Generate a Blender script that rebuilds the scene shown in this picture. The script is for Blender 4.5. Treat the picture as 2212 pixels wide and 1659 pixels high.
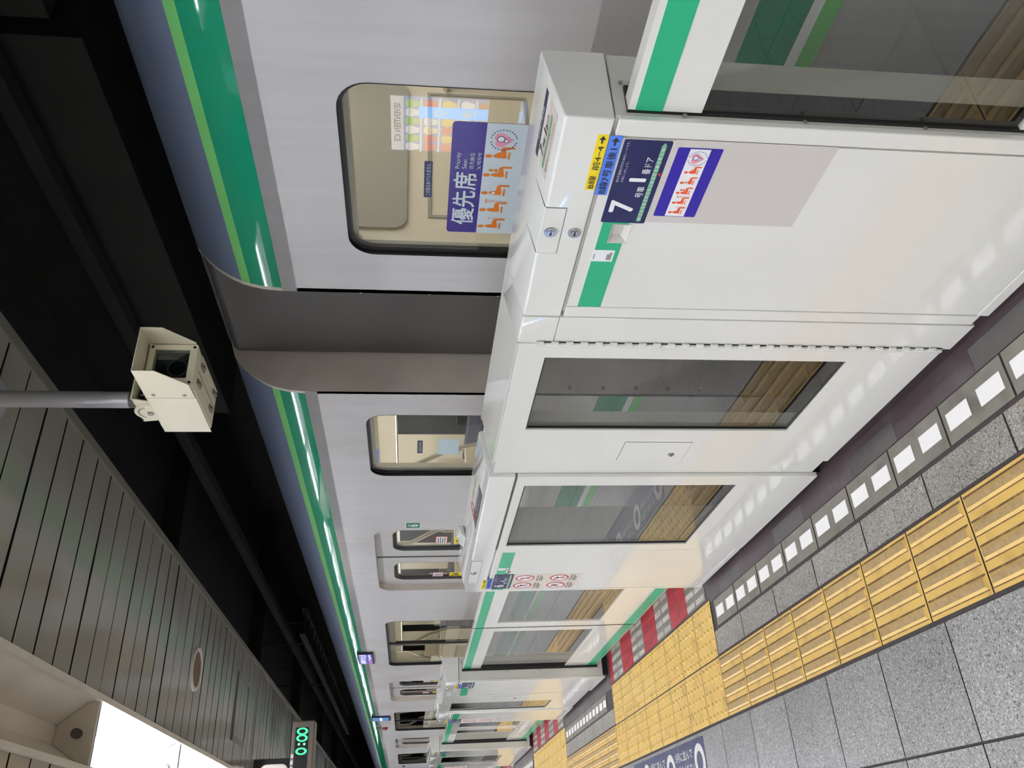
import bpy, bmesh, math, random
from mathutils import Vector, Matrix
from mathutils.geometry import tessellate_polygon
random.seed(7)
SC = bpy.context.scene
COL = SC.collection
for o in list(bpy.data.objects):
    bpy.data.objects.remove(o)

# ------------------------------------------------------------------ camera, world, exposure
R = [[-0.0520309, -0.1090683, -0.9926716], [-0.8632271, 0.5047126, -0.0102085], [0.5021273, 0.8563698, -0.1204114]]
cam_d = bpy.data.cameras.new('camera')
cam = bpy.data.objects.new('camera', cam_d)
COL.objects.link(cam)
cam_d.sensor_fit = 'HORIZONTAL'
cam_d.sensor_width = 36.0
cam_d.lens = 36.0 * 1761.11 / 2212.0
cam_d.clip_start = 0.02
mw = Matrix.Identity(4)
for i in range(3):
    mw[i][0] = R[0][i]
    mw[i][1] = -R[1][i]
    mw[i][2] = -R[2][i]
mw[0][3], mw[1][3], mw[2][3] = -0.82374, -1.88906, 1.54647
cam.matrix_world = mw
SC.camera = cam
world = bpy.data.worlds.new('world')
SC.world = world
world.use_nodes = True
world.node_tree.nodes['Background'].inputs[0].default_value = (0.9, 0.95, 1.0, 1)
world.node_tree.nodes['Background'].inputs[1].default_value = 0.004
SC.view_settings.view_transform = 'Standard'
SC.view_settings.look = 'None'
SC.view_settings.gamma = 1.0
SC.view_settings.use_curve_mapping = False
SC.view_settings.exposure = 0.27
TUBE_STRENGTH = 48.0
FILL_STRENGTH = 112.0  # fill lamp rows added out of view
CAR_LAMP = 15.0

# ------------------------------------------------------------------ materials
def lin(c):
    c /= 255.0
    return c / 12.92 if c <= 0.04045 else ((c + 0.055) / 1.055) ** 2.4
def rgb(r, g, b):
    return (lin(r), lin(g), lin(b), 1.0)
def new_mat(name):
    m = bpy.data.materials.new(name)
    m.use_nodes = True
    nt = m.node_tree
    return m, nt, nt.nodes['Principled BSDF']
def node(nt, typ, **kw):
    n = nt.nodes.new(typ)
    for k, v in kw.items():
        setattr(n, k, v)
    return n
def mat(name, col, rough=0.4, metal=0.0, spec=0.5, noise=0.0, nscale=(8, 8, 8), emit=None, estr=0.0, dirt=None, dscale=4.0, damt=0.0, bump=0.0, bscale=60.0):
    m, nt, b = new_mat(name)
    b.inputs['Base Color'].default_value = col
    b.inputs['Roughness'].default_value = rough
    b.inputs['Metallic'].default_value = metal
    b.inputs['Specular IOR Level'].default_value = spec
    if emit:
        b.inputs['Emission Color'].default_value = emit
        b.inputs['Emission Strength'].default_value = estr
    src = None
    if noise > 0 or dirt:
        tc = node(nt, 'ShaderNodeTexCoord')
        mp = node(nt, 'ShaderNodeMapping')
        mp.inputs['Scale'].default_value = nscale
        nt.links.new(tc.outputs['Object'], mp.inputs['Vector'])
        nz = node(nt, 'ShaderNodeTexNoise')
        nz.inputs['Scale'].default_value = 1.0
        nz.inputs['Detail'].default_value = 6.0
        nt.links.new(mp.outputs['Vector'], nz.inputs['Vector'])
        rp = node(nt, 'ShaderNodeValToRGB')
        rp.color_ramp.elements[0].position = 0.3
        rp.color_ramp.elements[1].position = 0.7
        k0, k1 = 1.0 - noise, 1.0 + noise * 0.5
        rp.color_ramp.elements[0].color = tuple(min(1, col[i] * k0) for i in range(3)) + (1,)
        rp.color_ramp.elements[1].color = tuple(min(1, col[i] * k1) for i in range(3)) + (1,)
        nt.links.new(nz.outputs['Fac'], rp.inputs['Fac'])
        src = rp.outputs['Color']
        if dirt:
            n2 = node(nt, 'ShaderNodeTexNoise')
            n2.inputs['Scale'].default_value = dscale
            n2.inputs['Detail'].default_value = 8.0
            nt.links.new(tc.outputs['Object'], n2.inputs['Vector'])
            r2 = node(nt, 'ShaderNodeValToRGB')
            r2.color_ramp.elements[0].position = 0.52
            r2.color_ramp.elements[1].position = 0.75
            r2.color_ramp.elements[0].color = (0, 0, 0, 1)
            r2.color_ramp.elements[1].color = (damt, damt, damt, 1)
            nt.links.new(n2.outputs['Fac'], r2.inputs['Fac'])
            mx = node(nt, 'ShaderNodeMixRGB')
            mx.inputs[2].default_value = dirt
            nt.links.new(r2.outputs['Color'], mx.inputs[0])
            nt.links.new(src, mx.inputs[1])
            src = mx.outputs['Color']
        nt.links.new(src, b.inputs['Base Color'])
    if bump > 0:
        tc2 = node(nt, 'ShaderNodeTexCoord')
        n3 = node(nt, 'ShaderNodeTexNoise')
        n3.inputs['Scale'].default_value = bscale
        n3.inputs['Detail'].default_value = 4.0
        nt.links.new(tc2.outputs['Object'], n3.inputs['Vector'])
        bp = node(nt, 'ShaderNodeBump')
        bp.inputs['Strength'].default_value = bump
        bp.inputs['Distance'].default_value = 0.002
        nt.links.new(n3.outputs['Fac'], bp.inputs['Height'])
        nt.links.new(bp.outputs['Normal'], b.inputs['Normal'])
    return m
def terrazzo(name, base, dark, light, rough=0.35, scale=160.0):
    m, nt, b = new_mat(name)
    tc = node(nt, 'ShaderNodeTexCoord')
    v = node(nt, 'ShaderNodeTexVoronoi')
    v.inputs['Scale'].default_value = scale
    nt.links.new(tc.outputs['Object'], v.inputs['Vector'])
    sep = node(nt, 'ShaderNodeSeparateColor')
    nt.links.new(v.outputs['Color'], sep.inputs['Color'])
    rp = node(nt, 'ShaderNodeValToRGB')
    e = rp.color_ramp.elements
    e[0].position = 0.0; e[0].color = dark
    e[1].position = 0.09; e[1].color = tuple(0.5 * (dark[i] + base[i]) for i in range(3)) + (1,)
    a = e.new(0.2); a.color = base
    a = e.new(0.78); a.color = tuple(min(1, base[i] * 1.12) for i in range(3)) + (1,)
    a = e.new(0.975); a.color = light
    nt.links.new(sep.outputs[0], rp.inputs['Fac'])
    geo = node(nt, 'ShaderNodeNewGeometry')
    mul = node(nt, 'ShaderNodeMath', operation='MULTIPLY_ADD')
    mul.inputs[1].default_value = 0.16
    mul.inputs[2].default_value = 0.92
    nt.links.new(geo.outputs['Random Per Island'], mul.inputs[0])
    n2 = node(nt, 'ShaderNodeTexNoise')
    n2.inputs['Scale'].default_value = 3.0
    n2.inputs['Detail'].default_value = 6.0
    nt.links.new(tc.outputs['Object'], n2.inputs['Vector'])
    m2 = node(nt, 'ShaderNodeMath', operation='MULTIPLY_ADD')
    m2.inputs[1].default_value = 0.5
    m2.inputs[2].default_value = 0.75
    nt.links.new(n2.outputs['Fac'], m2.inputs[0])
    m3 = node(nt, 'ShaderNodeMath', operation='MULTIPLY')
    nt.links.new(mul.outputs[0], m3.inputs[0])
    nt.links.new(m2.outputs[0], m3.inputs[1])
    vm = node(nt, 'ShaderNodeVectorMath', operation='SCALE')
    nt.links.new(rp.outputs['Color'], vm.inputs[0])
    nt.links.new(m3.outputs[0], vm.inputs['Scale'])
    nt.links.new(vm.outputs[0], b.inputs['Base Color'])
    b.inputs['Roughness'].default_value = rough
    return m
def glass(name, tint, ior=1.5, boost=1.0):
    m = bpy.data.materials.new(name)
    m.use_nodes = True
    nt = m.node_tree
    nt.nodes.remove(nt.nodes['Principled BSDF'])
    out = nt.nodes['Material Output']
    tr = node(nt, 'ShaderNodeBsdfTransparent')
    tr.inputs['Color'].default_value = tint
    gl = node(nt, 'ShaderNodeBsdfGlossy')
    gl.inputs['Roughness'].default_value = 0.0
    fr = node(nt, 'ShaderNodeFresnel')
    fr.inputs['IOR'].default_value = ior
    mu = node(nt, 'ShaderNodeMath', operation='MULTIPLY', use_clamp=True)
    mu.inputs[1].default_value = boost
    nt.links.new(fr.outputs[0], mu.inputs[0])
    mx = node(nt, 'ShaderNodeMixShader')
    ge = node(nt, 'ShaderNodeNewGeometry')
    sb = node(nt, 'ShaderNodeMath', operation='SUBTRACT')
    sb.inputs[0].default_value = 1.0
    nt.links.new(ge.outputs['Backfacing'], sb.inputs[1])
    mf = node(nt, 'ShaderNodeMath', operation='MULTIPLY')
    nt.links.new(mu.outputs[0], mf.inputs[0])
    nt.links.new(sb.outputs[0], mf.inputs[1])
    nt.links.new(mf.outputs[0], mx.inputs[0])
    nt.links.new(tr.outputs[0], mx.inputs[1])
    nt.links.new(gl.outputs[0], mx.inputs[2])
    nt.links.new(mx.outputs[0], out.inputs['Surface'])
    return m
def emis(name, col, s):
    return mat(name, (0.02, 0.02, 0.02, 1), 0.4, emit=col, estr=s)

M = {}
M['white'] = mat('gate_white_paint', rgb(226, 225, 219), 0.035, spec=0.68, noise=0.03, nscale=(3, 3, 3), dirt=rgb(170, 160, 145), dscale=2.2, damt=0.10)
for _n in ('white',):
    _b = M[_n].node_tree.nodes['Principled BSDF']
    _b.inputs['Coat Weight'].default_value = 1.0; _b.inputs['Coat Roughness'].default_value = 0.0; _b.inputs['Coat IOR'].default_value = 1.66
    _b.inputs['Specular IOR Level'].default_value = 0.3; _b.inputs['Roughness'].default_value = 0.3
M['white_top'] = mat('gate_top_paint', rgb(226, 226, 221), 0.05, spec=0.65)
M['white_body'] = mat('gate_inner_white', rgb(205, 204, 196), 0.25)
M['green'] = mat('gate_green_band', rgb(40, 170, 122), 0.18)
M['gap'] = mat('seam_dark', (0.01, 0.01, 0.011, 1), 0.6)
M['black'] = mat('black_rubber', (0.012, 0.012, 0.013, 1), 0.45)
M['plinth'] = mat('plinth_dark', (0.012, 0.011, 0.012, 1), 0.5)  # near black: holds the shadow of the gap under the gates
M['chrome'] = mat('chrome', (0.62, 0.63, 0.65, 1), 0.16, metal=1.0)
M['screw'] = mat('screw_steel', (0.3, 0.28, 0.25, 1), 0.35, metal=0.8)
M['gate_glass'] = glass('gate_glass', (0.86, 0.865, 0.85, 1), 1.5, 1.9)
M['car_glass'] = glass('car_glass', (0.86, 0.87, 0.85, 1), 1.5, 1.5)
M['cctv_glass'] = glass('cctv_glass', (0.75, 0.8, 0.8, 1), 1.5, 1.8)
M['steel'] = mat('brushed_steel', rgb(206, 203, 203), 0.46, metal=0.35, noise=0.05, nscale=(6.0, 26.0, 1.6), dirt=rgb(160, 146, 134), dscale=1.1, damt=0.4)
M['steel_plain'] = mat('door_steel', rgb(200, 197, 194), 0.4, metal=0.35, noise=0.05, nscale=(2, 20, 2))
M['steel_edge'] = mat('worn_steel_edge', rgb(214, 204, 190), 0.5, metal=0.1, noise=0.15, nscale=(4, 4, 4))
M['car_green'] = mat('car_green', rgb(28, 148, 110), 0.055, spec=0.4)
M['car_lime'] = mat('car_lime', rgb(122, 204, 118), 0.25)
M['car_navy'] = mat('car_navy', rgb(112, 124, 148), 0.5)
M['car_waist_green'] = mat('car_waist_green', rgb(24, 130, 94), 0.25)
M['bellows'] = mat('gangway_grey', rgb(84, 80, 76), 0.55, noise=0.12, nscale=(3, 2, 2))
M['cream'] = mat('car_cream', rgb(226, 217, 198), 0.35)
M['car_grey'] = mat('car_inner_grey', rgb(160, 156, 146), 0.4, noise=0.06, nscale=(2, 18, 2))
M['car_ceiling'] = mat('car_ceiling', rgb(222, 216, 204), 0.5)
M['car_floor'] = mat('car_floor', rgb(96, 92, 88), 0.6)
M['seat'] = mat('seat_fabric', rgb(70, 72, 96), 0.9)
M['car_lamp'] = emis('car_lamp', (1.0, 0.95, 0.85, 1), CAR_LAMP)
M['rail_steel'] = mat('handrail_steel', (0.6, 0.58, 0.54, 1), 0.22, metal=1.0)
M['dark_pane'] = mat('dark_pane', (0.02, 0.021, 0.024, 1), 0.1)
M['tile'] = terrazzo('terrazzo_grey', rgb(138, 136, 133), rgb(66, 62, 60), rgb(188, 186, 184), 0.33, 250.0)
M['tile_edge'] = terrazzo('terrazzo_warm', rgb(136, 130, 122), rgb(56, 50, 46), rgb(180, 176, 166), 0.4, 260.0)
M['joint'] = mat('mortar_joint', rgb(72, 64, 64), 0.8, noise=0.2, nscale=(20, 20, 20))
M['concrete'] = mat('edge_concrete', rgb(126, 122, 110), 0.5, noise=0.18, nscale=(9, 9, 9), dirt=rgb(72, 62, 56), dscale=7, damt=0.6)
M['square'] = mat('white_square', rgb(246, 243, 241), 0.35, noise=0.02, nscale=(10, 10, 10))
M['edge_dark'] = mat('edge_dark_strip', rgb(80, 66, 70), 0.45, noise=0.3, nscale=(3, 1.3, 3), dirt=rgb(92, 90, 90), dscale=5, damt=0.7)
M['edge_grey'] = mat('edge_grey_strip', rgb(88, 84, 82), 0.5, noise=0.25, nscale=(4, 2, 4), dirt=rgb(70, 56, 58), dscale=6, damt=0.6)
M['yellow'] = mat('tactile_yellow', rgb(222, 183, 98), 0.42, noise=0.05, nscale=(9, 9, 9), dirt=rgb(130, 94, 54), dscale=11, damt=0.45)
M['yellow_top'] = mat('tactile_worn_top', rgb(176, 146, 98), 0.5, noise=0.2, nscale=(70, 70, 70))
M['yellow_dirt'] = mat('tactile_grime', rgb(104, 74, 50), 0.6, noise=0.35, nscale=(60, 14, 60), dirt=rgb(180, 140, 80), dscale=30, damt=0.8)
M['red'] = mat('sill_red', rgb(172, 36, 50), 0.5, noise=0.3, nscale=(30, 4, 30))
M['sill_light'] = mat('sill_light', rgb(190, 182, 172), 0.55, noise=0.4, nscale=(40, 4, 40))
M['sill_dark'] = mat('sill_dark', rgb(128, 122, 116), 0.5, noise=0.3, nscale=(20, 4, 20))
M['ceil'] = mat('ceiling_slat', rgb(150, 145, 132), 0.13, spec=0.55, noise=0.05, nscale=(3, 3, 3))
M['ceil_gap'] = mat('ceiling_gap', (0.006, 0.005, 0.006, 1), 0.8)
M['trim'] = mat('ceiling_trim', rgb(120, 115, 106), 0.4)
M['tunnel'] = mat('tunnel_black', rgb(44, 44, 46), 0.85, noise=0.25, nscale=(1.5, 1.5, 1.5))
M['tunnel_b'] = mat('tunnel_beam', rgb(42, 40, 35), 0.8, noise=0.2, nscale=(2, 2, 2))
M['reflector'] = mat('lamp_reflector', rgb(150, 152, 160), 0.35)
M['reflector_old'] = mat('lamp_reflector_old', rgb(214, 202, 186), 0.45, noise=0.08, nscale=(5, 5, 5))
M['tube'] = emis('lamp_tube', (0.94, 0.97, 1.03, 1), TUBE_STRENGTH)
M['tube_fill'] = emis('fill_tube', (0.945, 0.965, 1.0, 1), FILL_STRENGTH)
M['tube_off'] = mat('tube_off', rgb(225, 218, 205), 0.3)
M['wall'] = mat('platform_wall', rgb(206, 204, 198), 0.35, noise=0.04, nscale=(2, 2, 2))
M['cctv'] = mat('cctv_cream', rgb(226, 218, 192), 0.38, noise=0.04, nscale=(6, 6, 6))
M['pole'] = mat('pole_grey', rgb(186, 184, 186), 0.25, metal=0.2)
M['lens'] = mat('lens_black', (0.01, 0.01, 0.012, 1), 0.08)
M['sign_navy'] = mat('sign_navy', rgb(26, 32, 82), 0.3)
M['sign_white'] = mat('sign_white', rgb(236, 236, 238), 0.35)
M['sign_violet'] = mat('sign_violet', rgb(42, 18, 128), 0.25)
M['sign_blue'] = mat('sign_blue', rgb(44, 24, 158), 0.25)
M['sign_pale'] = mat('sign_pale', rgb(206, 218, 226), 0.35)
M['sign_grey'] = mat('sign_grey_film', rgb(203, 197, 192), 0.25)
M['sign_beige'] = mat('sign_beige', rgb(216, 205, 195), 0.35)
M['sign_yellow'] = mat('sign_yellow', rgb(240, 214, 30), 0.35)
M['sign_lblue'] = mat('sign_lightblue', rgb(84, 128, 226), 0.35)
M['ink'] = mat('ink_black', (0.015, 0.013, 0.02, 1), 0.4)
M['orange'] = mat('sign_orange', rgb(222, 120, 22), 0.35)
M['redorange'] = mat('sign_redorange', rgb(228, 84, 34), 0.35)
M['route'] = mat('route_green', rgb(122, 176, 140), 0.35)
M['pink'] = mat('sign_pink', rgb(226, 150, 172), 0.35)
M['sred'] = mat('sign_red', rgb(196, 40, 36), 0.35)
M['carnum'] = mat('car_number_green', rgb(24, 112, 78), 0.3)
M['floor_blue'] = mat('floor_sign_blue', rgb(54, 58, 94), 0.4, noise=0.12, nscale=(12, 12, 12), dirt=rgb(110, 110, 130), dscale=9, damt=0.4)
M['floor_white'] = mat('floor_sign_white', rgb(226, 220, 214), 0.4, noise=0.06, nscale=(20, 20, 20))
M['led'] = emis('led_green', (0.03, 1.0, 0.18, 1), 3.2)
M['led_dot'] = emis('led_dot', (0.1, 1.0, 0.35, 1), 4.0)
M['disp_violet'] = emis('display_violet', (0.06, 0.04, 0.6, 1), 0.55)
M['disp_white'] = emis('display_white', (0.9, 0.9, 1.0, 1), 1.1)
M['disp_red'] = emis('display_red', (1.0, 0.25, 0.35, 1), 0.9)
M['disp_blue'] = emis('display_blue', (0.1, 0.32, 0.75, 1), 0.55)
M['lamp_red'] = mat('side_lamp_red', rgb(150, 44, 30), 0.3)
M['sign_box'] = mat('sign_box_grey', rgb(118, 108, 98), 0.4)
M['sign_dark'] = mat('sign_face_dark', (0.02, 0.022, 0.02, 1), 0.25)
M['v_body'] = mat('vending_body', rgb(225, 228, 232), 0.3)
M['v_back'] = emis('vending_backlight', (0.25, 0.40, 0.85, 1), 5.0)
M['v_white'] = emis('vending_white', (0.95, 0.97, 1, 1), 5.5)
M['v_cyan'] = emis('vending_cyan', (0.10, 0.45, 1.0, 1), 11.0)
M['v_red'] = emis('vending_red', (0.7, 0.15, 0.12, 1), 1.4)
VP = [emis('pack_%s' % n  , c, 6.5) for n, c in (('brown', (0.5, 0.22, 0.1, 1)), ('cream', (0.9, 0.8, 0.55, 1)), ('green', (0.35, 0.6, 0.2, 1)), ('red', (0.75, 0.15, 0.15, 1)), ('gold', (0.85, 0.6, 0.15, 1)), ('pale', (0.85, 0.85, 0.9, 1)))]  # packs glow: the machine's back-lighting is put into their colour

# ------------------------------------------------------------------ mesh helpers
class MB:
    def __init__(s):
        s.v = []; s.f = []; s.m = []
    def face(s, pts, mi=0):
        b = len(s.v)
        s.v += [tuple(p) for p in pts]
        s.f.append(tuple(range(b, b + len(pts)))); s.m.append(mi)
    def mesh(s, verts, faces, mi=0):
        b = len(s.v)
        s.v += [tuple(p) for p in verts]
        for f in faces:
            s.f.append(tuple(b + i for i in f)); s.m.append(mi)
        return s
    def box(s, x0, x1, y0, y1, z0, z1, mi=0):
        v = [(x0, y0, z0), (x1, y0, z0), (x1, y1, z0), (x0, y1, z0), (x0, y0, z1), (x1, y0, z1), (x1, y1, z1), (x0, y1, z1)]
        s.mesh(v, [(0, 3, 2, 1), (4, 5, 6, 7), (0, 1, 5, 4), (1, 2, 6, 5), (2, 3, 7, 6), (3, 0, 4, 7)], mi)
        return s
    def extr(s, pts, vec, mi=0, caps=True):
        n = len(pts)
        a = [Vector(p) for p in pts]
        b = [p + Vector(vec) for p in a]
        fs = [(i, (i + 1) % n, n + (i + 1) % n, n + i) for i in range(n)]
        if caps:
            fs += [tuple(range(n - 1, -1, -1)), tuple(range(n, 2 * n))]
        s.mesh(a + b, fs, mi)
        return s
    def cyl(s, p0, p1, r, n=16, mi=0, r1=None, caps=True):
        p0, p1 = Vector(p0), Vector(p1)
        d = (p1 - p0).normalized()
        a = d.orthogonal().normalized()
        b = d.cross(a)
        r1 = r if r1 is None else r1
        v = []
        for p, rr in ((p0, r), (p1, r1)):
            for i in range(n):
                t = 2 * math.pi * i / n
                v.append(p + (a * math.cos(t) + b * math.sin(t)) * rr)
        fs = [(i, (i + 1) % n, n + (i + 1) % n, n + i) for i in range(n)]
        if caps:
            fs += [tuple(range(n - 1, -1, -1)), tuple(range(n, 2 * n))]
        s.mesh(v, fs, mi)
        return s
    def tube(s, path, r, n=10, mi=0):
        pts = [Vector(p) for p in path]
        v = []; fs = []
        ref = None
        for k, p in enumerate(pts):
            d = (pts[min(k + 1, len(pts) - 1)] - pts[max(k - 1, 0)]).normalized()
            if ref is None:
                ref = d.orthogonal().normalized()
            a = (ref - d * ref.dot(d)).normalized(); ref = a
            b = d.cross(a)
            for i in range(n):
                t = 2 * math.pi * i / n
                v.append(p + (a * math.cos(t) + b * math.sin(t)) * r)
            if k:
                o = (k - 1) * n
                fs += [(o + i, o + (i + 1) % n, o + n + (i + 1) % n, o + n + i) for i in range(n)]
        fs += [tuple(range(n - 1, -1, -1)), tuple(range(len(v) - n, len(v)))]
        s.mesh(v, fs, mi)
        return s
    def holes(s, outer, holes, fn, mi=0):
        loops = [[Vector((p[0], p[1], 0)) for p in outer]] + [[Vector((p[0], p[1], 0)) for p in h] for h in holes]
        flat = [p for l in loops for p in l]
        tris = tessellate_polygon(loops)
        s.mesh([fn(p[0], p[1]) for p in flat], [tuple(t) for t in tris], mi)
        return s
    def band(s, loop_a, loop_b, mi=0):
        n = len(loop_a)
        s.mesh(list(loop_a) + list(loop_b), [(i, (i + 1) % n, n + (i + 1) % n, n + i) for i in range(n)], mi)
        return s
    def ring(s, x0, x1, o, i, mi=0):
        # rectangular frame in the y-z plane between x0 and x1; o, i = (y0, y1, z0, z1)
        def c(r, x): return [(x, r[0], r[2]), (x, r[1], r[2]), (x, r[1], r[3]), (x, r[0], r[3])]
        s.band(c(o, x0), c(i, x0), mi); s.band(c(o, x1), c(i, x1), mi)
        s.band(c(o, x0), c(o, x1), mi); s.band(c(i, x0), c(i, x1), mi)
        return s

ROOTLOC = {}
def link(o): COL.objects.link(o); return o
def thing(name, label, cat, loc, group=None):
    o = link(bpy.data.objects.new(name, None))
    o.empty_display_size = 0.1
    o.location = loc
    o['label'] = label; o['category'] = cat
    if group: o['group'] = group
    ROOTLOC[o.name] = Vector(loc)
    return o
def base_of(o):
    while o.parent: o = o.parent
    return ROOTLOC.get(o.name, Vector((0, 0, 0)))
def obj(name, mb, mats, parent=None, bevel=0.0, smooth=False, seg=2, label=None, weld=False):
    me = bpy.data.meshes.new(name)
    off = base_of(parent) if parent else Vector((0, 0, 0))
    me.from_pydata([tuple(Vector(p) - off) for p in mb.v], [], mb.f)
    mats = mats if isinstance(mats, (list, tuple)) else [mats]
    for m in mats: me.materials.append(m)
    for p, mi in zip(me.polygons, mb.m): p.material_index = mi
    bm = bmesh.new(); bm.from_mesh(me)
    if weld: bmesh.ops.remove_doubles(bm, verts=bm.verts, dist=1e-5)
    bmesh.ops.recalc_face_normals(bm, faces=bm.faces)
    bm.to_mesh(me); bm.free()
    if smooth:
        for p in me.polygons: p.use_smooth = True
        me.set_sharp_from_angle(angle=math.radians(38))
    me.update()
    o = link(bpy.data.objects.new(name, me))
    if parent: o.parent = parent
    if bevel > 0:
        md = o.modifiers.new('bevel', 'BEVEL')
        md.width = bevel; md.segments = seg; md.limit_method = 'ANGLE'; md.angle_limit = math.radians(40)
        md.harden_normals = False
        for p in me.polygons: p.use_smooth = True
        me.set_sharp_from_angle(angle=math.radians(50))
    if label: o['label'] = label
    return o
def struct(name, mb, mats, **kw):
    o = obj(name, mb, mats, **kw)
    o['kind'] = 'structure'
    return o
def tag(o, label, cat, group=None):
    o['label'] = label; o['category'] = cat
    if group: o['group'] = group
    return o
def copy_tree(src, parent=None):
    c = src.copy(); COL.objects.link(c)
    if parent: c.parent = parent
    for ch in list(src.children): copy_tree(ch, c)
    return c
def rr(y0, y1, z0, z1, r, n=6, corners=(1, 1, 1, 1)):
    pts = []
    cs = [(y1 - r, z0 + r, -90), (y1 - r, z1 - r, 0), (y0 + r, z1 - r, 90), (y0 + r, z0 + r, 180)]
    sq = [(y1, z0), (y1, z1), (y0, z1), (y0, z0)]
    for k in range(4):
        if corners[k]:
            for i in range(n + 1):
                t = math.radians(cs[k][2] + 90 * i / n)
                pts.append((cs[k][0] + r * math.cos(t), cs[k][1] + r * math.sin(t)))
        else: pts.append(sq[k])
    return pts

# lettering: flat glyph outlines from the built-in font, fitted to a box on a sign
_GL = {}
def glyphs(s, bold, res=3):
    k = (s, bold)
    if k not in _GL:
        c = bpy.data.curves.new('t', 'FONT'); c.body = s; c.offset = bold; c.resolution_u = res
        o = link(bpy.data.objects.new('t', c))
        bpy.context.view_layer.update()
        me = bpy.data.meshes.new_from_object(o.evaluated_get(bpy.context.evaluated_depsgraph_get()))
        vs = [(v.co.x, v.co.y) for v in me.vertices]; fs = [tuple(p.vertices) for p in me.polygons]
        bpy.data.objects.remove(o); bpy.data.curves.remove(c); bpy.data.meshes.remove(me)
        _GL[k] = (vs, fs)
    return _GL[k]
class Face:
    """A flat sign face: maps sign coordinates (u to the reader's right, v up) to the place."""
    def __init__(s, org, u, v, n):
        s.o, s.u, s.v, s.n = Vector(org), Vector(u), Vector(v), Vector(n)
        s.c = 0.0
    def p(s, a, b, h=0.0):
        return s.o + s.u * a + s.v * b + s.n * h
    def text(s, mb, t, a0, b0, a1, b1, mi=0, bold=0.0, h=0.0006, shear=0.0):
        vs, fs = glyphs(t, 0.0)
        xs = [q[0] for q in vs]; ys = [q[1] for q in vs]
        x0, x1, y0, y1 = min(xs), max(xs), min(ys), max(ys)
        e = bold * 0.8
        kx, ky = (a1 - a0) / (x1 - x0 + 2 * e), (b1 - b0) / (y1 - y0 + 2 * e)
        for dx, dy in (((0, 0),) if bold < 0.003 else ((-e, 0), (e, 0), (0, -e), (0, e), (0, 0))):
            h += 0.00004
            mb.mesh([s.p(a0 + (x + dx - x0 + e) * kx, b0 + (y + dy - y0 + e) * ky, h) for x, y in vs], fs, mi)
    def lift(s, h):
        s.c += 0.000012          # every printed shape is its own thin layer of ink
        return h + s.c
    def poly(s, mb, pts, mi=0, h=0.0005):
        h = s.lift(h)
        loops = [[Vector((q[0], q[1], 0)) for q in pts]]
        mb.mesh([s.p(q[0], q[1], h) for q in pts], [tuple(t) for t in tessellate_polygon(loops)], mi)
    def rect(s, mb, a0, b0, a1, b1, mi=0, h=0.0005):
        h = s.lift(h)
        mb.face([s.p(a0, b0, h), s.p(a1, b0, h), s.p(a1, b1, h), s.p(a0, b1, h)], mi)
    def disc(s, mb, a, b, r, mi=0, h=0.0005, n=24, ry=None):
        ry = ry or r
        h = s.lift(h)
        mb.face([s.p(a + r * math.cos(2 * math.pi * i / n), b + ry * math.sin(2 * math.pi * i / n), h) for i in range(n)], mi)
    def annulus(s, mb, a, b, r0, r1, mi=0, h=0.0005, n=32, k=1.0):
        h = s.lift(h)
        A = [s.p(a + r0 * k * math.cos(2 * math.pi * i / n), b + r0 * math.sin(2 * math.pi * i / n), h) for i in range(n)]
        B = [s.p(a + r1 * k * math.cos(2 * math.pi * i / n), b + r1 * math.sin(2 * math.pi * i / n), h) for i in range(n)]
        mb.band(A, B, mi)
    def plate(s, mb, w, hgt, th=0.001, mi=0, r=0.003):
        pts = rr(0, w, 0, hgt, r, 3)
        mb.extr([s.p(q[0], q[1], -0.0004) for q in pts], s.n * th, mi)

def front_face(x, y_left, z0):          # on a surface that faces the platform; reader looks towards +X
    return Face((x, y_left, z0), (0, -1, 0), (0, 0, 1), (-1, 0, 0))

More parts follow.
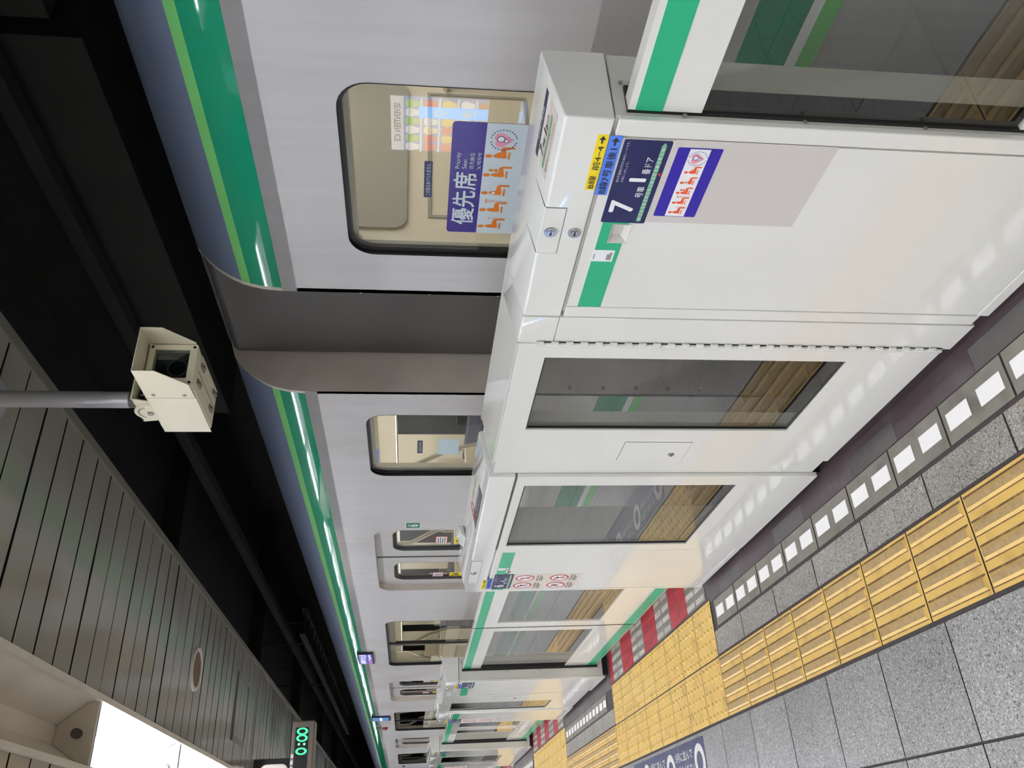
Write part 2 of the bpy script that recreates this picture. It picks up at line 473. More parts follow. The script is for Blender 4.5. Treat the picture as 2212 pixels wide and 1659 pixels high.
def sitter(F, mb, a, b, w, h, mi, extra=None, mi2=None):
    """seated pictogram in a box at (a, b) of w x h, facing right"""
    q = lambda pts: [(a + x * w, b + y * h) for x, y in pts]
    F.disc(mb, a + 0.25 * w, b + 0.88 * h, 0.13 * w, mi, ry=0.12 * h)
    F.poly(mb, q([(0.12, 0.30), (0.13, 0.60), (0.24, 0.74), (0.37, 0.70), (0.44, 0.48), (0.84, 0.46), (0.93, 0.36), (0.93, 0.02), (0.80, 0.02), (0.78, 0.32), (0.20, 0.27)]), mi)
    F.rect(mb, a + 0.04 * w, b + 0.16 * h, a + 0.58 * w, b + 0.22 * h, mi)
    if extra == 'cane':
        F.rect(mb, a + 0.98 * w, b + 0.0, a + 1.01 * w, b + 0.62 * h, mi)
        F.rect(mb, a + 0.86 * w, b + 0.60 * h, a + 1.01 * w, b + 0.63 * h, mi)
    elif extra == 'crutch':
        F.rect(mb, a + 0.99 * w, b + 0.0, a + 1.02 * w, b + 0.5 * h, mi)
        F.poly(mb, q([(0.93, 0.5), (0.96, 0.48), (0.92, 0.78), (0.89, 0.78)]), mi)
        F.poly(mb, q([(1.05, 0.48), (1.08, 0.5), (1.12, 0.78), (1.09, 0.78)]), mi)
        F.rect(mb, a + 0.86 * w, b + 0.78 * h, a + 1.15 * w, b + 0.82 * h, mi)
    elif extra == 'heart' and mi2 is not None:
        F.disc(mb, a + 0.27 * w, b + 0.57 * h, 0.09 * w, mi2, h=0.0009, ry=0.07 * h)
    elif extra == 'child':
        F.disc(mb, a + 0.62 * w, b + 0.74 * h, 0.09 * w, mi, ry=0.08 * h)
        F.poly(mb, q([(0.45, 0.52), (0.54, 0.64), (0.72, 0.62), (0.70, 0.50)]), mi)
    elif extra == 'belly':
        F.disc(mb, a + 0.40 * w, b + 0.50 * h, 0.15 * w, mi, ry=0.13 * h)

def mother_badge(F, mb, a, b, r, pink, line, white):
    F.disc(mb, a - 0.32 * r, b + 0.2 * r, 0.42 * r, pink)
    F.disc(mb, a + 0.25 * r, b + 0.28 * r, 0.42 * r, pink)
    F.poly(mb, [(a - 0.68 * r, b + 0.02 * r), (a, b - 0.75 * r), (a + 0.62 * r, b + 0.1 * r), (a, b + 0.4 * r)], pink)
    F.disc(mb, a + 0.1 * r, b + 0.22 * r, 0.28 * r, white, h=0.0009)
    F.annulus(mb, a + 0.1 * r, b + 0.22 * r, 0.25 * r, 0.30 * r, line, h=0.0012)
    F.disc(mb, a - 0.06 * r, b - 0.2 * r, 0.17 * r, white, h=0.0010)
    F.annulus(mb, a - 0.06 * r, b - 0.2 * r, 0.14 * r, 0.18 * r, line, h=0.0013)
    n = 26
    for i in range(n):
        t = 2 * math.pi * (i + 0.5) / n
        if i in (6, 19): continue
        x, y = a + 0.98 * r * math.cos(t), b + 0.98 * r * math.sin(t)
        F.rect(mb, x - 0.05 * r, y - 0.05 * r, x + 0.05 * r, y + 0.05 * r, line)

# ------------------------------------------------------------------ floor and platform edge
YA, YB = -5.0, 32.0
def quadz(mb, x0, x1, y0, y1, z, mi=0):
    mb.face([(x0, y0, z), (x1, y0, z), (x1, y1, z), (x0, y1, z)], mi)
mb = MB()
mb.box(-4.6, 0.60, YA, YB, -0.35, -0.0035, 0)
def tiles(x0, x1, pitch, ph, y0, y1, mi, g=0.004):
    k = math.floor((y0 - ph) / pitch)
    while ph + k * pitch < y1:
        a, b = max(y0, ph + k * pitch), min(y1, ph + (k + 1) * pitch)
        if b - a > 0.02: quadz(mb, x0 + g, x1 - g, a + g * 0.7, b - g * 0.7, 0.0, mi)
        k += 1
tiles(-0.620, -0.291, 0.398, 0.361, YA, YB, 1)
x = -0.620
while x > -4.4:
    tiles(x - 0.4, x, 0.398, 0.361, YA, YB, 1)
    x -= 0.4
OPEN = [(-3.25, -0.83), (2.215, 4.60), (6.80, 9.16), (11.30, 13.66), (15.80, 18.10)]
CLOSED = [(-0.83, 2.215), (4.60, 6.80), (9.16, 11.30), (13.66, 15.80), (18.10, 20.4)]
for a, b in CLOSED:
    tiles(0.006, 0.129, 0.398, 0.251, a, b, 2, 0.005)
    k = -8
    while 0.38 + k * 0.2967 < b:
        y0 = 0.38 + k * 0.2967; y1 = y0 + 0.2967
        if y0 >= a - 0.05 and y1 <= b + 0.22:
            y1c = min(y1, b)
            quadz(mb, 0.139, 0.267, y0 + 0.004, y1c - 0.004, 0.0, 3)
            for c in (0.023, 0.171):
                if y0 + c + 0.104 < b: quadz(mb, 0.1755, 0.2285, y0 + c, y0 + c + 0.104, 0.0012, 4)
        k += 1
    y = a; k = 0
    while y < b - 0.01:
        y2 = min(y + (0.42 if k % 2 == 0 else 0.30), b)
        quadz(mb, 0.271, 0.325 if k % 2 == 0 else 0.345, y + 0.001, y2 - 0.001, -0.0005, 5 if k % 2 == 0 else 6)
        quadz(mb, 0.326 if k % 2 == 0 else 0.346, 0.598, y, y2, -0.0005, 5)
        y = y2; k += 1
for a, b in OPEN:
    quadz(mb, 0.292, 0.598, a, b, -0.0005, 5)
struct('floor', mb, [M['joint'], M['tile'], M['tile_edge'], M['concrete'], M['square'], M['edge_dark'], M['edge_grey']])

# red and white banded sills in the gate openings
for n, (a, b) in enumerate(OPEN[1:4]):
    mb = MB()
    w = 0.318
    y = a + 0.36 - w
    k = 0
    while y < b:
        y0, y1 = max(y, a + 0.01), min(y + w, b - 0.01)
        if y1 > y0:
            if k % 2 == 1:
                mb.box(0.30, 0.56, y0, y1, -0.003, 0.004, 1)
                for j in range(5): mb.box(0.31 + j * 0.05, 0.312 + j * 0.05, y0, y1, 0.004, 0.0052, 1)
                mb.box(0.30, 0.56, y0 + 0.14, y0 + 0.145, 0.004, 0.0055, 3)
            else:
                mb.box(0.30, 0.56, y0, y1, -0.003, 0.003, 3)
                for j in range(4):
                    for q in (0, 1):
                        c0 = y0 + 0.012 + q * (y1 - y0) * 0.5; c1 = c0 + (y1 - y0) * 0.5 - 0.02
                        if c1 > c0: mb.box(0.308 + j * 0.064, 0.308 + j * 0.064 + 0.030, c0, c1, 0.003, 0.0055, 2)
        y += w; k += 1
    struct('trim_%d' % (n + 1), mb, [M['edge_dark'], M['red'], M['sill_light'], M['sill_dark']])

def tactile(kind, x0, x1, y0, y1, label):
    mb = MB()
    n = max(1, round((y1 - y0) / 0.3)); p = (y1 - y0) / n
    for i in range(n):
        a = y0 + i * p + 0.003; b = y0 + (i + 1) * p - 0.003
        mb.face([(x0 + 0.002, a, 0.0008), (x1 - 0.002, a, 0.0008), (x1 - 0.002, b, 0.0008), (x0 + 0.002, b, 0.0008)], 0)
        w = x1 - x0
        if kind == 'bar':
            for j in range(4):
                cx = x1 - w * (0.125 + 0.25 * j) + random.uniform(-0.001, 0.001)
                l, t = 0.019, 0.011
                a2, b2 = a + 0.010, b - 0.006
                lo = [(cx - l, a2, 0.001), (cx + l, a2, 0.001), (cx + l, b2, 0.001), (cx - l, b2, 0.001)]
                hi = [(cx - t, a2 + 0.006, 0.0066), (cx + t, a2 + 0.006, 0.0066), (cx + t, b2 - 0.006, 0.0066), (cx - t, b2 - 0.006, 0.0066)]
                mb.band(lo, hi, 0); mb.face(hi, 1)
                for q in (-1, 1):
                    e0, e1 = cx + q * l, cx + q * (l + (0.0055 if q > 0 else 0.003))
                    mb.face([(min(e0, e1), a2 - 0.003, 0.0014), (max(e0, e1), a2 - 0.003, 0.0014), (max(e0, e1), b2 + 0.003, 0.0014), (min(e0, e1), b2 + 0.003, 0.0014)], 2)
        else:
            for j in range(5):
                for q in range(5):
                    cx = x0 + w * (0.1 + 0.2 * j); cy = a + (b - a) * (0.1 + 0.2 * q)
                    N = 10
                    lo = [(cx + 0.0125 * math.cos(6.2832 * t / N), cy + 0.0125 * math.sin(6.2832 * t / N), 0.0007) for t in range(N)]
                    hi = [(cx + 0.008 * math.cos(6.2832 * t / N), cy + 0.008 * math.sin(6.2832 * t / N), 0.0062) for t in range(N)]
                    mb.band(lo, hi, 0); mb.face(hi, 0)
    o = obj('tactile_paving', mb, [M['yellow'], M['yellow_top'], M['yellow_dirt']])
    tag(o, label, 'tactile paving')
tactile('bar', -0.283, 0.0, -3.185, 2.215, 'yellow ribbed tactile paving strip beside the two nearest white gate housings')
tactile('dot', -0.283, 0.0, 2.215, 4.60, 'yellow dotted tactile paving row alongside the blue queueing floor sign')
tactile('dot', 0.003, 0.287, 2.215, 4.60, 'yellow dotted tactile paving row touching the near red and white striped sill')
tactile('bar', -0.283, 0.0, 4.60, 6.80, 'short yellow ribbed tactile paving strip between two dotted fields')
tactile('dot', -0.283, 0.287, 6.80, 9.16, 'yellow dotted tactile paving field in front of the second closed gate down the platform')
tactile('bar', -0.283, 0.0, 9.16, 11.30, 'yellow ribbed tactile paving strip far down the platform beyond the second closed gate')
tactile('dot', -0.283, 0.287, 11.30, 13.66, 'yellow dotted tactile paving field in front of the third closed gate far away')

# queueing sign on the floor
F = Face((-0.312, 4.184, 0.0), (0, -1, 0), (1, 0, 0), (0, 0, 1))
L, Wd = 4.184 - 2.655, 0.30
t = thing('queue_floor_sign', 'dark blue floor sign with white rings and Japanese queueing text', 'floor sign', (-0.46, 3.42, 0))
F = Face((-0.312 - Wd, 4.184, 0.0006), (0, -1, 0), (1, 0, 0), (0, 0, 1))
mb = MB(); F.plate(mb, L, Wd, 0.0014, 0, 0.012); obj('sign_film', mb, M['floor_blue'], t)
for cy in (2.755, 3.305, 3.86):
    mb = MB(); F.annulus(mb, 4.184 - cy, Wd - 0.115, 0.050, 0.088, 0, 0.0016); obj('ring', mb, M['floor_white'], t)
mb = MB()
F.text(mb, '3列に並んで', 4.184 - 3.20, Wd - 0.088, 4.184 - 2.865, Wd - 0.036, 0, 0.012, 0.0016)
F.text(mb, 'お待ちください', 4.184 - 3.20, Wd - 0.160, 4.184 - 2.855, Wd - 0.108, 0, 0.012, 0.0016)
F.text(mb, '3列に並んで', 4.184 - 3.76, Wd - 0.088, 4.184 - 3.42, Wd - 0.036, 0, 0.012, 0.0016)
F.text(mb, 'お待ちください', 4.184 - 3.76, Wd - 0.160, 4.184 - 3.41, Wd - 0.108, 0, 0.012, 0.0016)
obj('lettering', mb, M['floor_white'], t)

# ------------------------------------------------------------------ room shell
mb = MB(); mb.box(-4.7, -4.5, YA, YB, -0.35, 3.4); struct('wall_left', mb, M['wall'])
mb = MB(); mb.box(-4.7, 5.6, YB, YB + 0.2, -2.0, 4.2); struct('wall_front', mb, M['tunnel'])
mb = MB(); mb.box(-4.7, 5.6, YA - 0.2, YA, -2.0, 4.2); struct('wall_back', mb, M['wall'])
mb = MB(); mb.box(5.4, 5.6, YA, YB, -2.0, 4.2); struct('wall_right', mb, M['tunnel'])
mb = MB()
mb.box(0.70, 5.6, YA, YB, 3.45, 3.7, 0)
mb.box(1.75, 2.35, YA, 0.05, 2.80, 3.46, 1)
mb.box(1.80, 2.35, 0.16, 3.0, 2.74, 3.46, 1)
mb.box(1.62, 1.70, YA, YB, 2.98, 3.05, 1)
mb.box(3.2, 3.6, YA, YB, 3.1, 3.46, 1)
for y in range(-2, 20, 4): mb.box(0.72, 5.4, y + 2.3, y + 2.55, 3.30, 3.46, 1)
struct('ceiling_tunnel', mb, [M['tunnel'], M['tunnel_b']])
mb = MB(); mb.box(0.60, 5.6, YA, YB, -2.0, -1.2); struct('floor_track', mb, M['tunnel'])

# slatted ceiling over the platform edge, gaps between the slats
ZC = 2.80
mb = MB()
mb.box(-0.17, 0.66, YA, YB, ZC + 0.02, ZC + 0.06, 1)
for _a, _b in ((-2.36, -0.44), (-3.76, -2.63), (-4.6, -4.03)): mb.box(_a, _b, YA, YB, ZC + 0.02, ZC + 0.06, 1)
mb.box(-4.6, -0.13, YA, YB, ZC + 0.30, ZC + 0.36, 1)
p = 0.1702
y = YA + 0.05
k0 = math.floor((YA - 0.739) / p) + 1
for k in range(k0, int((YB - 0.739) / p)):
    a = 0.739 + k * p + 0.006; b = a + p - 0.012
    da, db = random.gauss(0, 0.0011), random.gauss(0, 0.0011)
    for xa, xb in ((-0.165, 0.652), (-2.362, -0.446), (-3.762, -2.628), (-4.5, -4.028)):
        n = 4 if xa > -1 else 1
        pts = []
        for i in range(n + 1):
            xx = xa + (xb - xa) * i / n
            w = random.gauss(0, 0.0006) if n > 1 else 0
            pts.append(((xx, a, ZC + da + w), (xx, b, ZC + db + w)))
        for i in range(n):
            mb.face([pts[i][0], pts[i + 1][0], pts[i + 1][1], pts[i][1]], 0)
        mb.face([(xa, a, ZC + da), (xb, a, ZC + da), (xb, a, ZC + 0.03), (xa, a, ZC + 0.03)], 1)  # slat sides coloured near black, painting shade into the gaps
        mb.face([(xa, b, ZC + db), (xb, b, ZC + db), (xb, b, ZC + 0.03), (xa, b, ZC + 0.03)], 1)
struct('ceiling', mb, [M['ceil'], M['ceil_gap']])
mb = MB(); mb.box(0.652, 0.690, YA, YB, ZC - 0.008, ZC + 0.012); mb.box(0.672, 0.702, YA, YB, ZC + 0.012, 3.46, 1)
struct('trim_4', mb, [M['trim'], M['tunnel']])
mb = MB(); mb.box(-0.185, -0.160, YA, YB, ZC - 0.014, ZC + 0.01); mb.box(-0.452, -0.428, YA, YB, ZC - 0.014, ZC + 0.01)
struct('trim_5', mb, M['reflector_old'])
mb = MB(); mb.box(-0.16, 0.65, 5.325, 5.63, ZC - 0.004, ZC + 0.004); mb.box(-0.16, 0.65, 5.40, 5.55, ZC - 0.012, ZC)
struct('trim_6', mb, M['ceil'])

# ceiling lamps in the trough
def lamp(y0, lit, name='ceiling_lamp', xc=-0.305, lm='tube'):
    """one fluorescent fitting, 1.37 m long, recessed in the trough"""
    t = thing(name, '', 'ceiling lamp', (xc, y0 + 0.685, ZC))
    y1 = y0 + 1.37
    xa, xb = xc - 0.125, xc + 0.135
    rm = M['reflector'] if lit else M['reflector_old']
    mb = MB()
    prof = [(xa, ZC + 0.0), (xa + 0.02, ZC + 0.05), (xc - 0.045, ZC + 0.135), (xc - 0.035, ZC + 0.15), (xc + 0.035, ZC + 0.15), (xc + 0.045, ZC + 0.135), (xb - 0.02, ZC + 0.05), (xb, ZC + 0.0)]
    up = [(q[0], q[1] + 0.006) for q in reversed(prof)]
    mb.extr([(q[0], y0 + 0.001, q[1]) for q in prof + up], (0, 1.368, 0))
    obj('reflector', mb, rm, t, smooth=True)
    for ye in (y0 + 0.001, y1 - 0.015):
        mb = MB()
        mb.extr([(q[0], ye, q[1]) for q in prof], (0, 0.014, 0))
        e = obj('end_plate', mb, rm, t, bevel=0.002)
        mb = MB(); s = 1 if ye < y0 + 0.1 else -1
        mb.cyl((xc, ye + 0.007, ZC + 0.062), (xc, ye + 0.007 + s * 0.035, ZC + 0.062), 0.019, 14)
        obj('lamp_holder', mb, M['sign_white'] if lit else M['bellows'], e, smooth=True)
    if lit:
        mb = MB(); mb.cyl((xc, y0 + 0.05, ZC + 0.062), (xc, y1 - 0.05, ZC + 0.062), 0.0155, 14)
        obj('tube', mb, M[lm], t, smooth=True)
    return t
def name_lamp(o, label, group=None):
    o['label'] = label
    if group: o['group'] = group
Lo = lamp(0.44, False)
name_lamp(Lo, 'unlit ceiling lamp with an empty cream reflector in the trough')
mb = MB(); mb.box(-0.335, -0.29, 0.98, 1.03, ZC + 0.1485, ZC + 0.1495); obj('sticker', mb, M['carnum'], Lo, label='small green sticker')
L1 = lamp(1.81, True); name_lamp(L1, 'lit ceiling lamp next to the unlit one in the trough')
lab = {1: 'second lit ceiling lamp from the unlit one, glowing white', 2: 'third lit ceiling lamp from the unlit one in the trough'}
for k in list(range(1, 16)) + list(range(-4, -1)):
    c = copy_tree(L1); c.location = (-0.305, 1.81 + 1.37 * k + 0.685, ZC)
    name_lamp(c, lab.get(k, 'lit ceiling lamp farther along the same trough'), 'lit lamps along the ceiling trough')
L1['group'] = 'lit lamps along the ceiling trough'
# two unseen lamp rows added over the island side to light the gate fronts
I1 = lamp(-4.6, True, xc=-2.5, lm='tube_fill'); name_lamp(I1, 'unseen fill lamp added over the island side of the platform', 'added fill lamp rows over the island side')
for k in range(0, 14):
    for xx in (-2.5, -3.9):
        if k == 0 and xx == -2.5: continue
        c = copy_tree(I1); c.location = (xx, -4.6 + 0.685 + k * 1.9, ZC)

# round ceiling speaker and framed access hatch
t = thing('ceiling_speaker', 'round ceiling speaker with pale rim in the slatted ceiling', 'speaker', (0.234, 3.27, ZC))
mb = MB()
n = 40; c = (0.234, 3.27)
def circ(r, z): return [(c[0] + r * math.cos(2 * math.pi * i / n), c[1] + r * math.sin(2 * math.pi * i / n), z) for i in range(n)]
mb.band(circ(0.125, ZC), circ(0.120, ZC - 0.012)); mb.band(circ(0.120, ZC - 0.012), circ(0.104, ZC - 0.012)); mb.band(circ(0.104, ZC - 0.012), circ(0.100, ZC - 0.004))
obj('rim', mb, M['sign_beige'], t, smooth=True)
mb = MB(); mb.face(circ(0.1005, ZC - 0.005)); obj('grille', mb, mat('speaker_grille', rgb(118, 98, 82), 0.7, noise=0.2, nscale=(90, 90, 90)), t)
t = thing('ceiling_access_hatch', 'rectangular framed access hatch in the slatted ceiling', 'access hatch', (0.23, 4.77, ZC))
mb = MB()
def rectf(o, i, z0, z1):
    def cc(r, z): return [(r[0], r[2], z), (r[1], r[2], z), (r[1], r[3], z), (r[0], r[3], z)]
    mb.band(cc(o, z0), cc(i, z0)); mb.band(cc(o, z0), cc(o, z1)); mb.band(cc(i, z0), cc(i, z1))
rectf((0.0, 0.465, 4.52, 5.0), (0.035, 0.43, 4.555, 4.965), ZC - 0.012, ZC + 0.01)
obj('frame', mb, M['trim'], t)
mb = MB(); 
for i in range(3): mb.box(0.036, 0.429, 4.558 + i * 0.137, 4.558 + i * 0.137 + 0.128, ZC - 0.008, ZC - 0.003)
obj('panel', mb, M['ceil'], t)

# cable tray over the train roof
t = thing('cable_tray', 'black ladder cable tray hanging above the far train roof', 'cable tray', (1.55, 11, 2.75))
mb = MB()
for xx in (1.42, 1.70): mb.box(xx, xx + 0.02, 7.4, 15.5, 2.70, 2.76)
obj('side_rail', mb, M['tunnel_b'], t)
for i in range(20):
    mb = MB(); mb.box(1.44, 1.70, 7.5 + i * 0.4, 7.55 + i * 0.4, 2.71, 2.73); obj('rung', mb, M['tunnel_b'], t)
mb = MB()
for yy in (8, 10.5, 13, 15): mb.cyl((1.45, yy, 2.72), (1.45, yy, 3.46), 0.008, 8); mb.cyl((1.69, yy, 2.72), (1.69, yy, 3.46), 0.008, 8)
obj('hanger_rod', mb, M['tunnel_b'], t)
# ------------------------------------------------------------------ platform gates
XF, XB = 0.36, 0.548            # front and back planes of the gate line
ZT, ZTB, ZS = 1.273, 1.305, 1.173
def top_profile(x0=XF):
    return [(x0, ZS + 0.003), (x0, ZT - 0.004), (x0 + 0.004, ZT), (XB - 0.012, ZTB), (XB - 0.003, ZTB - 0.003), (XB, ZTB - 0.012), (XB, ZS + 0.003)]
def topz(x): return ZT + (x - XF) * (ZTB - ZT) / (XB - XF)
def lock(parent, y, z, x, r=0.0155):
    mb = MB()
    mb.cyl((x, y, z), (x - 0.004, y, z), r, 20, 0, r * 0.92)
    mb.cyl((x - 0.004, y, z), (x - 0.0055, y, z), r * 0.62, 18)
    o = obj('lock', mb, M['chrome'], parent, smooth=True)
    mb = MB(); mb.box(x - 0.0062, x - 0.0054, y - r * 0.5, y + r * 0.28, z - 0.0012, z + 0.0012); mb.cyl((x - 0.0054, y + r * .2, z), (x - 0.0063, y + r * .2, z), 0.0028, 10)
    obj('keyhole', mb, M['lens'], o)
    return o
def housing_core(t, y0, y1, end):
    """body, dark plinth and folded top cover; end = -1 / +1 for the side with the door slot, 0 for none"""
    mb = MB(); mb.box(XF + 0.014, XB, y0 + 0.004, y1 - 0.004, 0.045, ZS)
    obj('body', mb, M['white_body'], t, bevel=0.003)
    mb = MB(); mb.box(XF + 0.03, XB - 0.02, y0 + 0.03, y1 - 0.03, 0.0, 0.05); obj('plinth', mb, M['plinth'], t)
    mb = MB()
    for a in (1,):
        mb.extr([(q[0], y0, q[1]) for q in top_profile()], (0, y1 - y0, 0))
    obj('top_cover', mb, M['white_top'], t, bevel=0.003)
def slot(t, y, s, x0, x1):
    """dark slot of the sliding leaf in the end face (s = outward direction along Y) with its screws"""
    mb = MB()
    mb.box(x0, x1, min(y - s * 0.002, y + s * 0.0045), max(y - s * 0.002, y + s * 0.0045), 0.085, 1.150)
    o = obj('door_slot', mb, M['black'], t)
    mb = MB()
    for z in (0.30, 0.55, 0.80, 1.04):
        mb.cyl((x0 - 0.008, y + s * 0.003, z), (x0 - 0.008, y + s * 0.006, z), 0.0045, 10)
    for z in (1.135, 1.155): mb.cyl((x1 + 0.006, y + s * 0.003, z), (x1 + 0.006, y + s * 0.006, z), 0.0045, 10)
    obj('screw', mb, M['screw'], t, smooth=True)
def stripe(t, yl, yr, x, z0=1.082, z1=1.140):
    mb = MB(); mb.box(x - 0.0009, x, yr, yl, z0, z1); return obj('green_stripe', mb, M['green'], t)
def door_sign(t, yl, yr, z0, z1, x, car, door, note=True):
    w, h = yl - yr, z1 - z0
    F = front_face(x, yl, z0)
    mb = MB(); F.plate(mb, w, h, 0.0012, 0, 0.004); s = obj('door_sign', mb, M['sign_navy'], t)
    mb = MB()
    F.text(mb, str(car), 0.14 * w, 0.36 * h, 0.30 * w, 0.90 * h, 0, 0.03, 0.0016)
    F.text(mb, '号車', 0.34 * w, 0.26 * h, 0.475 * w, 0.43 * h, 0, 0.012, 0.0016)
    F.text(mb, str(door), (0.532 if door == 1 else 0.515) * w, 0.30 * h, (0.575 if door == 1 else 0.59) * w, 0.66 * h, 0, 0.03, 0.0016)
    F.text(mb, '番ドア', 0.625 * w, 0.27 * h, 0.82 * w, 0.45 * h, 0, 0.012, 0.0016)
    if note:
        F.text(mb, '目の不自由な方のためのシートです。', 0.52 * w, 0.88 * h, 0.985 * w, 0.94 * h, 0, 0.0, 0.0016)
        F.text(mb, '大切にしましょう。', 0.52 * w, 0.78 * h, 0.76 * w, 0.84 * h, 0, 0.0, 0.0016)
    obj('lettering', mb, M['sign_white'], s)
    mb = MB()
    F.poly(mb, [(0.03 * w, 0.11 * h), (0.95 * w, 0.11 * h), (0.985 * w, 0.16 * h), (0.95 * w, 0.21 * h), (0.03 * w, 0.21 * h)], 0, 0.0016)
    obj('route_bar', mb, M['route'], s)
    mb = MB()
    for i in range(10): F.text(mb, str(i + 1), (0.062 + 0.092 * i) * w, 0.125 * h, (0.062 + 0.092 * i + (0.010 if i == 0 else 0.022 if i < 9 else 0.034)) * w, 0.195 * h, 0, 0.0, 0.0021)
    for i in range(1, 10): F.rect(mb, (0.03 + 0.092 * i) * w, 0.11 * h, (0.035 + 0.092 * i) * w, 0.21 * h, 0, 0.0021)
    obj('route_number', mb, M['sign_white'], s)
    mb = MB(); c = (0.03 + 0.092 * (car - 0.5)) * w
    F.poly(mb, [(c - 0.03 * w, 0.03 * h), (c + 0.03 * w, 0.03 * h), (c, 0.095 * h)], 0, 0.0016); obj('red_marker', mb, M['sred'], s)
    return s
def line_label(t, yl, yr, z0, z1, x, col, parts, name, arrow_right=True):
    w, h = yl - yr, z1 - z0
    F = front_face(x, yl, z0)
    mb = MB(); F.plate(mb, w, h, 0.0008, 0, 0.002); s = obj(name, mb, col, t)
    mb = MB()
    for txt, a, b in parts: F.text(mb, txt, a * w, 0.16 * h, b * w, 0.84 * h, 0, 0.006, 0.0012)
    if arrow_right: F.poly(mb, [(0.85 * w, 0.42 * h), (0.91 * w, 0.42 * h), (0.91 * w, 0.2 * h), (0.975 * w, 0.5 * h), (0.91 * w, 0.8 * h), (0.91 * w, 0.58 * h), (0.85 * w, 0.58 * h)], 0, 0.0012)
    else: F.poly(mb, [(0.12 * w, 0.42 * h), (0.08 * w, 0.42 * h), (0.08 * w, 0.15 * h), (0.02 * w, 0.5 * h), (0.08 * w, 0.85 * h), (0.08 * w, 0.58 * h), (0.12 * w, 0.58 * h)], 0, 0.0012)
    obj('lettering', mb, M['ink'], s)
def prohibition(t, yl, yr, z0, z1, x):
    w, h = yl - yr, z1 - z0
    F = front_face(x, yl, z0)
    mb = MB(); F.plate(mb, w, h, 0.0008, 0, 0.003); s = obj('warning_sheet', mb, M['sign_beige'], t)
    k = 0
    for cy in (0.82, 0.32):
        for cx in (0.25, 0.73):
            mb = MB(); r = 0.185 * w
            F.disc(mb, cx * w, cy * h, r * 0.95, 0, 0.0012)
            F.annulus(mb, cx * w, cy * h, r * 0.84, r, 1, 0.0015)
            F.poly(mb, [(cx * w - r * 0.62, cy * h + r * 0.52), (cx * w - r * 0.52, cy * h + r * 0.62), (cx * w + r * 0.62, cy * h - r * 0.52), (cx * w + r * 0.52, cy * h - r * 0.62)], 1, 0.0017)
            F.disc(mb, cx * w - r * 0.05, cy * h + r * 0.42, r * 0.13, 2, 0.0014)
            if k == 0: F.poly(mb, [(cx * w - r * .2, cy * h - r * .6), (cx * w - r * .05, cy * h - r * .6), (cx * w + r * .05, cy * h + .0 * r), (cx * w + r * .5, cy * h + r * .1), (cx * w + r * .05, cy * h + r * .28), (cx * w - r * .2, cy * h + r * .25)], 2, 0.0014)
            elif k == 1: F.poly(mb, [(cx * w - r * .12, cy * h - r * .62), (cx * w + r * .12, cy * h - r * .62), (cx * w + r * .12, cy * h + r * .3), (cx * w - r * .12, cy * h + r * .3)], 2, 0.0014)
            elif k == 2: F.poly(mb, [(cx * w - r * .6, cy * h - r * .5), (cx * w - r * .1, cy * h - r * .1), (cx * w + r * .5, cy * h - r * .5), (cx * w + r * .1, cy * h + r * .1), (cx * w + r * .5, cy * h + r * .35), (cx * w - r * .3, cy * h + r * .25)], 2, 0.0014)
            else: F.poly(mb, [(cx * w - r * .1, cy * h - r * .6), (cx * w + r * .1, cy * h - r * .6), (cx * w + r * .15, cy * h + r * .1), (cx * w + r * .6, cy * h + r * .3), (cx * w - r * .1, cy * h + r * .3)], 2, 0.0014)
            obj('prohibition_icon', mb, [M['sign_white'], M['sred'], M['ink']], s)
            k += 1
    mb = MB()
    T = ('かけ込み乗車禁止', 'ものを立てかけない', '乗り出し禁止', '座り込み禁止')
    k = 0
    for cy in (0.62, 0.13):
        for cx in (0.06, 0.55):
            F.text(mb, T[k], cx * w, cy * h, (cx + 0.38) * w, (cy + 0.035) * h, 0, 0.004, 0.0013)
            for j in range(2): F.rect(mb, cx * w, (cy - 0.03 - 0.028 * j) * h, (cx + 0.36 - 0.1 * j) * w, (cy - 0.018 - 0.028 * j) * h, 0, 0.0013)
            k += 1
    obj('lettering', mb, M['ink'], s)
def flap(t, yl, yr, z0, with_top, x=XF, z1=ZT - 0.002, nm='access_flap'):
    """small lockable flap: plate with a dark gap round it; with_top folds over onto the top cover"""
    mb = MB(); mb.box(x - 0.0012, x + 0.001, yr, yl, z0, z1); o = obj(nm, mb, M['white'], t)
    g = 0.0013
    mb = MB()
    mb.box(x - 0.0006, x + 0.001, yr - g, yl + g, z0 - g, z0); mb.box(x - 0.0006, x + 0.001, yr - g, yr, z0, z1); mb.box(x - 0.0006, x + 0.001, yl, yl + g, z0, z1)
    if with_top:
        xa, xb = x + 0.002, XB - 0.016
        for ya in (yr - g, yl):
            mb.extr([(xa, ya, topz(xa) + 0.0006), (xb, ya, topz(xb) + 0.0006), (xb, ya, topz(xb) - 0.001), (xa, ya, topz(xa) - 0.001)], (0, g, 0))
        mb.extr([(xb, yr, topz(xb) + 0.0006), (xb + g, yr, topz(xb) + 0.0006), (xb + g, yr, topz(xb) - 0.001), (xb, yr, topz(xb) - 0.001)], (0, yl - yr, 0))
    else:
        mb.box(x - 0.0006, x + 0.001, yr - g, yl + g, z1, z1 + g)
    obj('gap_shade_line', mb, M['gap'], o)  # dark strips laid on the surface as the gap's shade
    return o
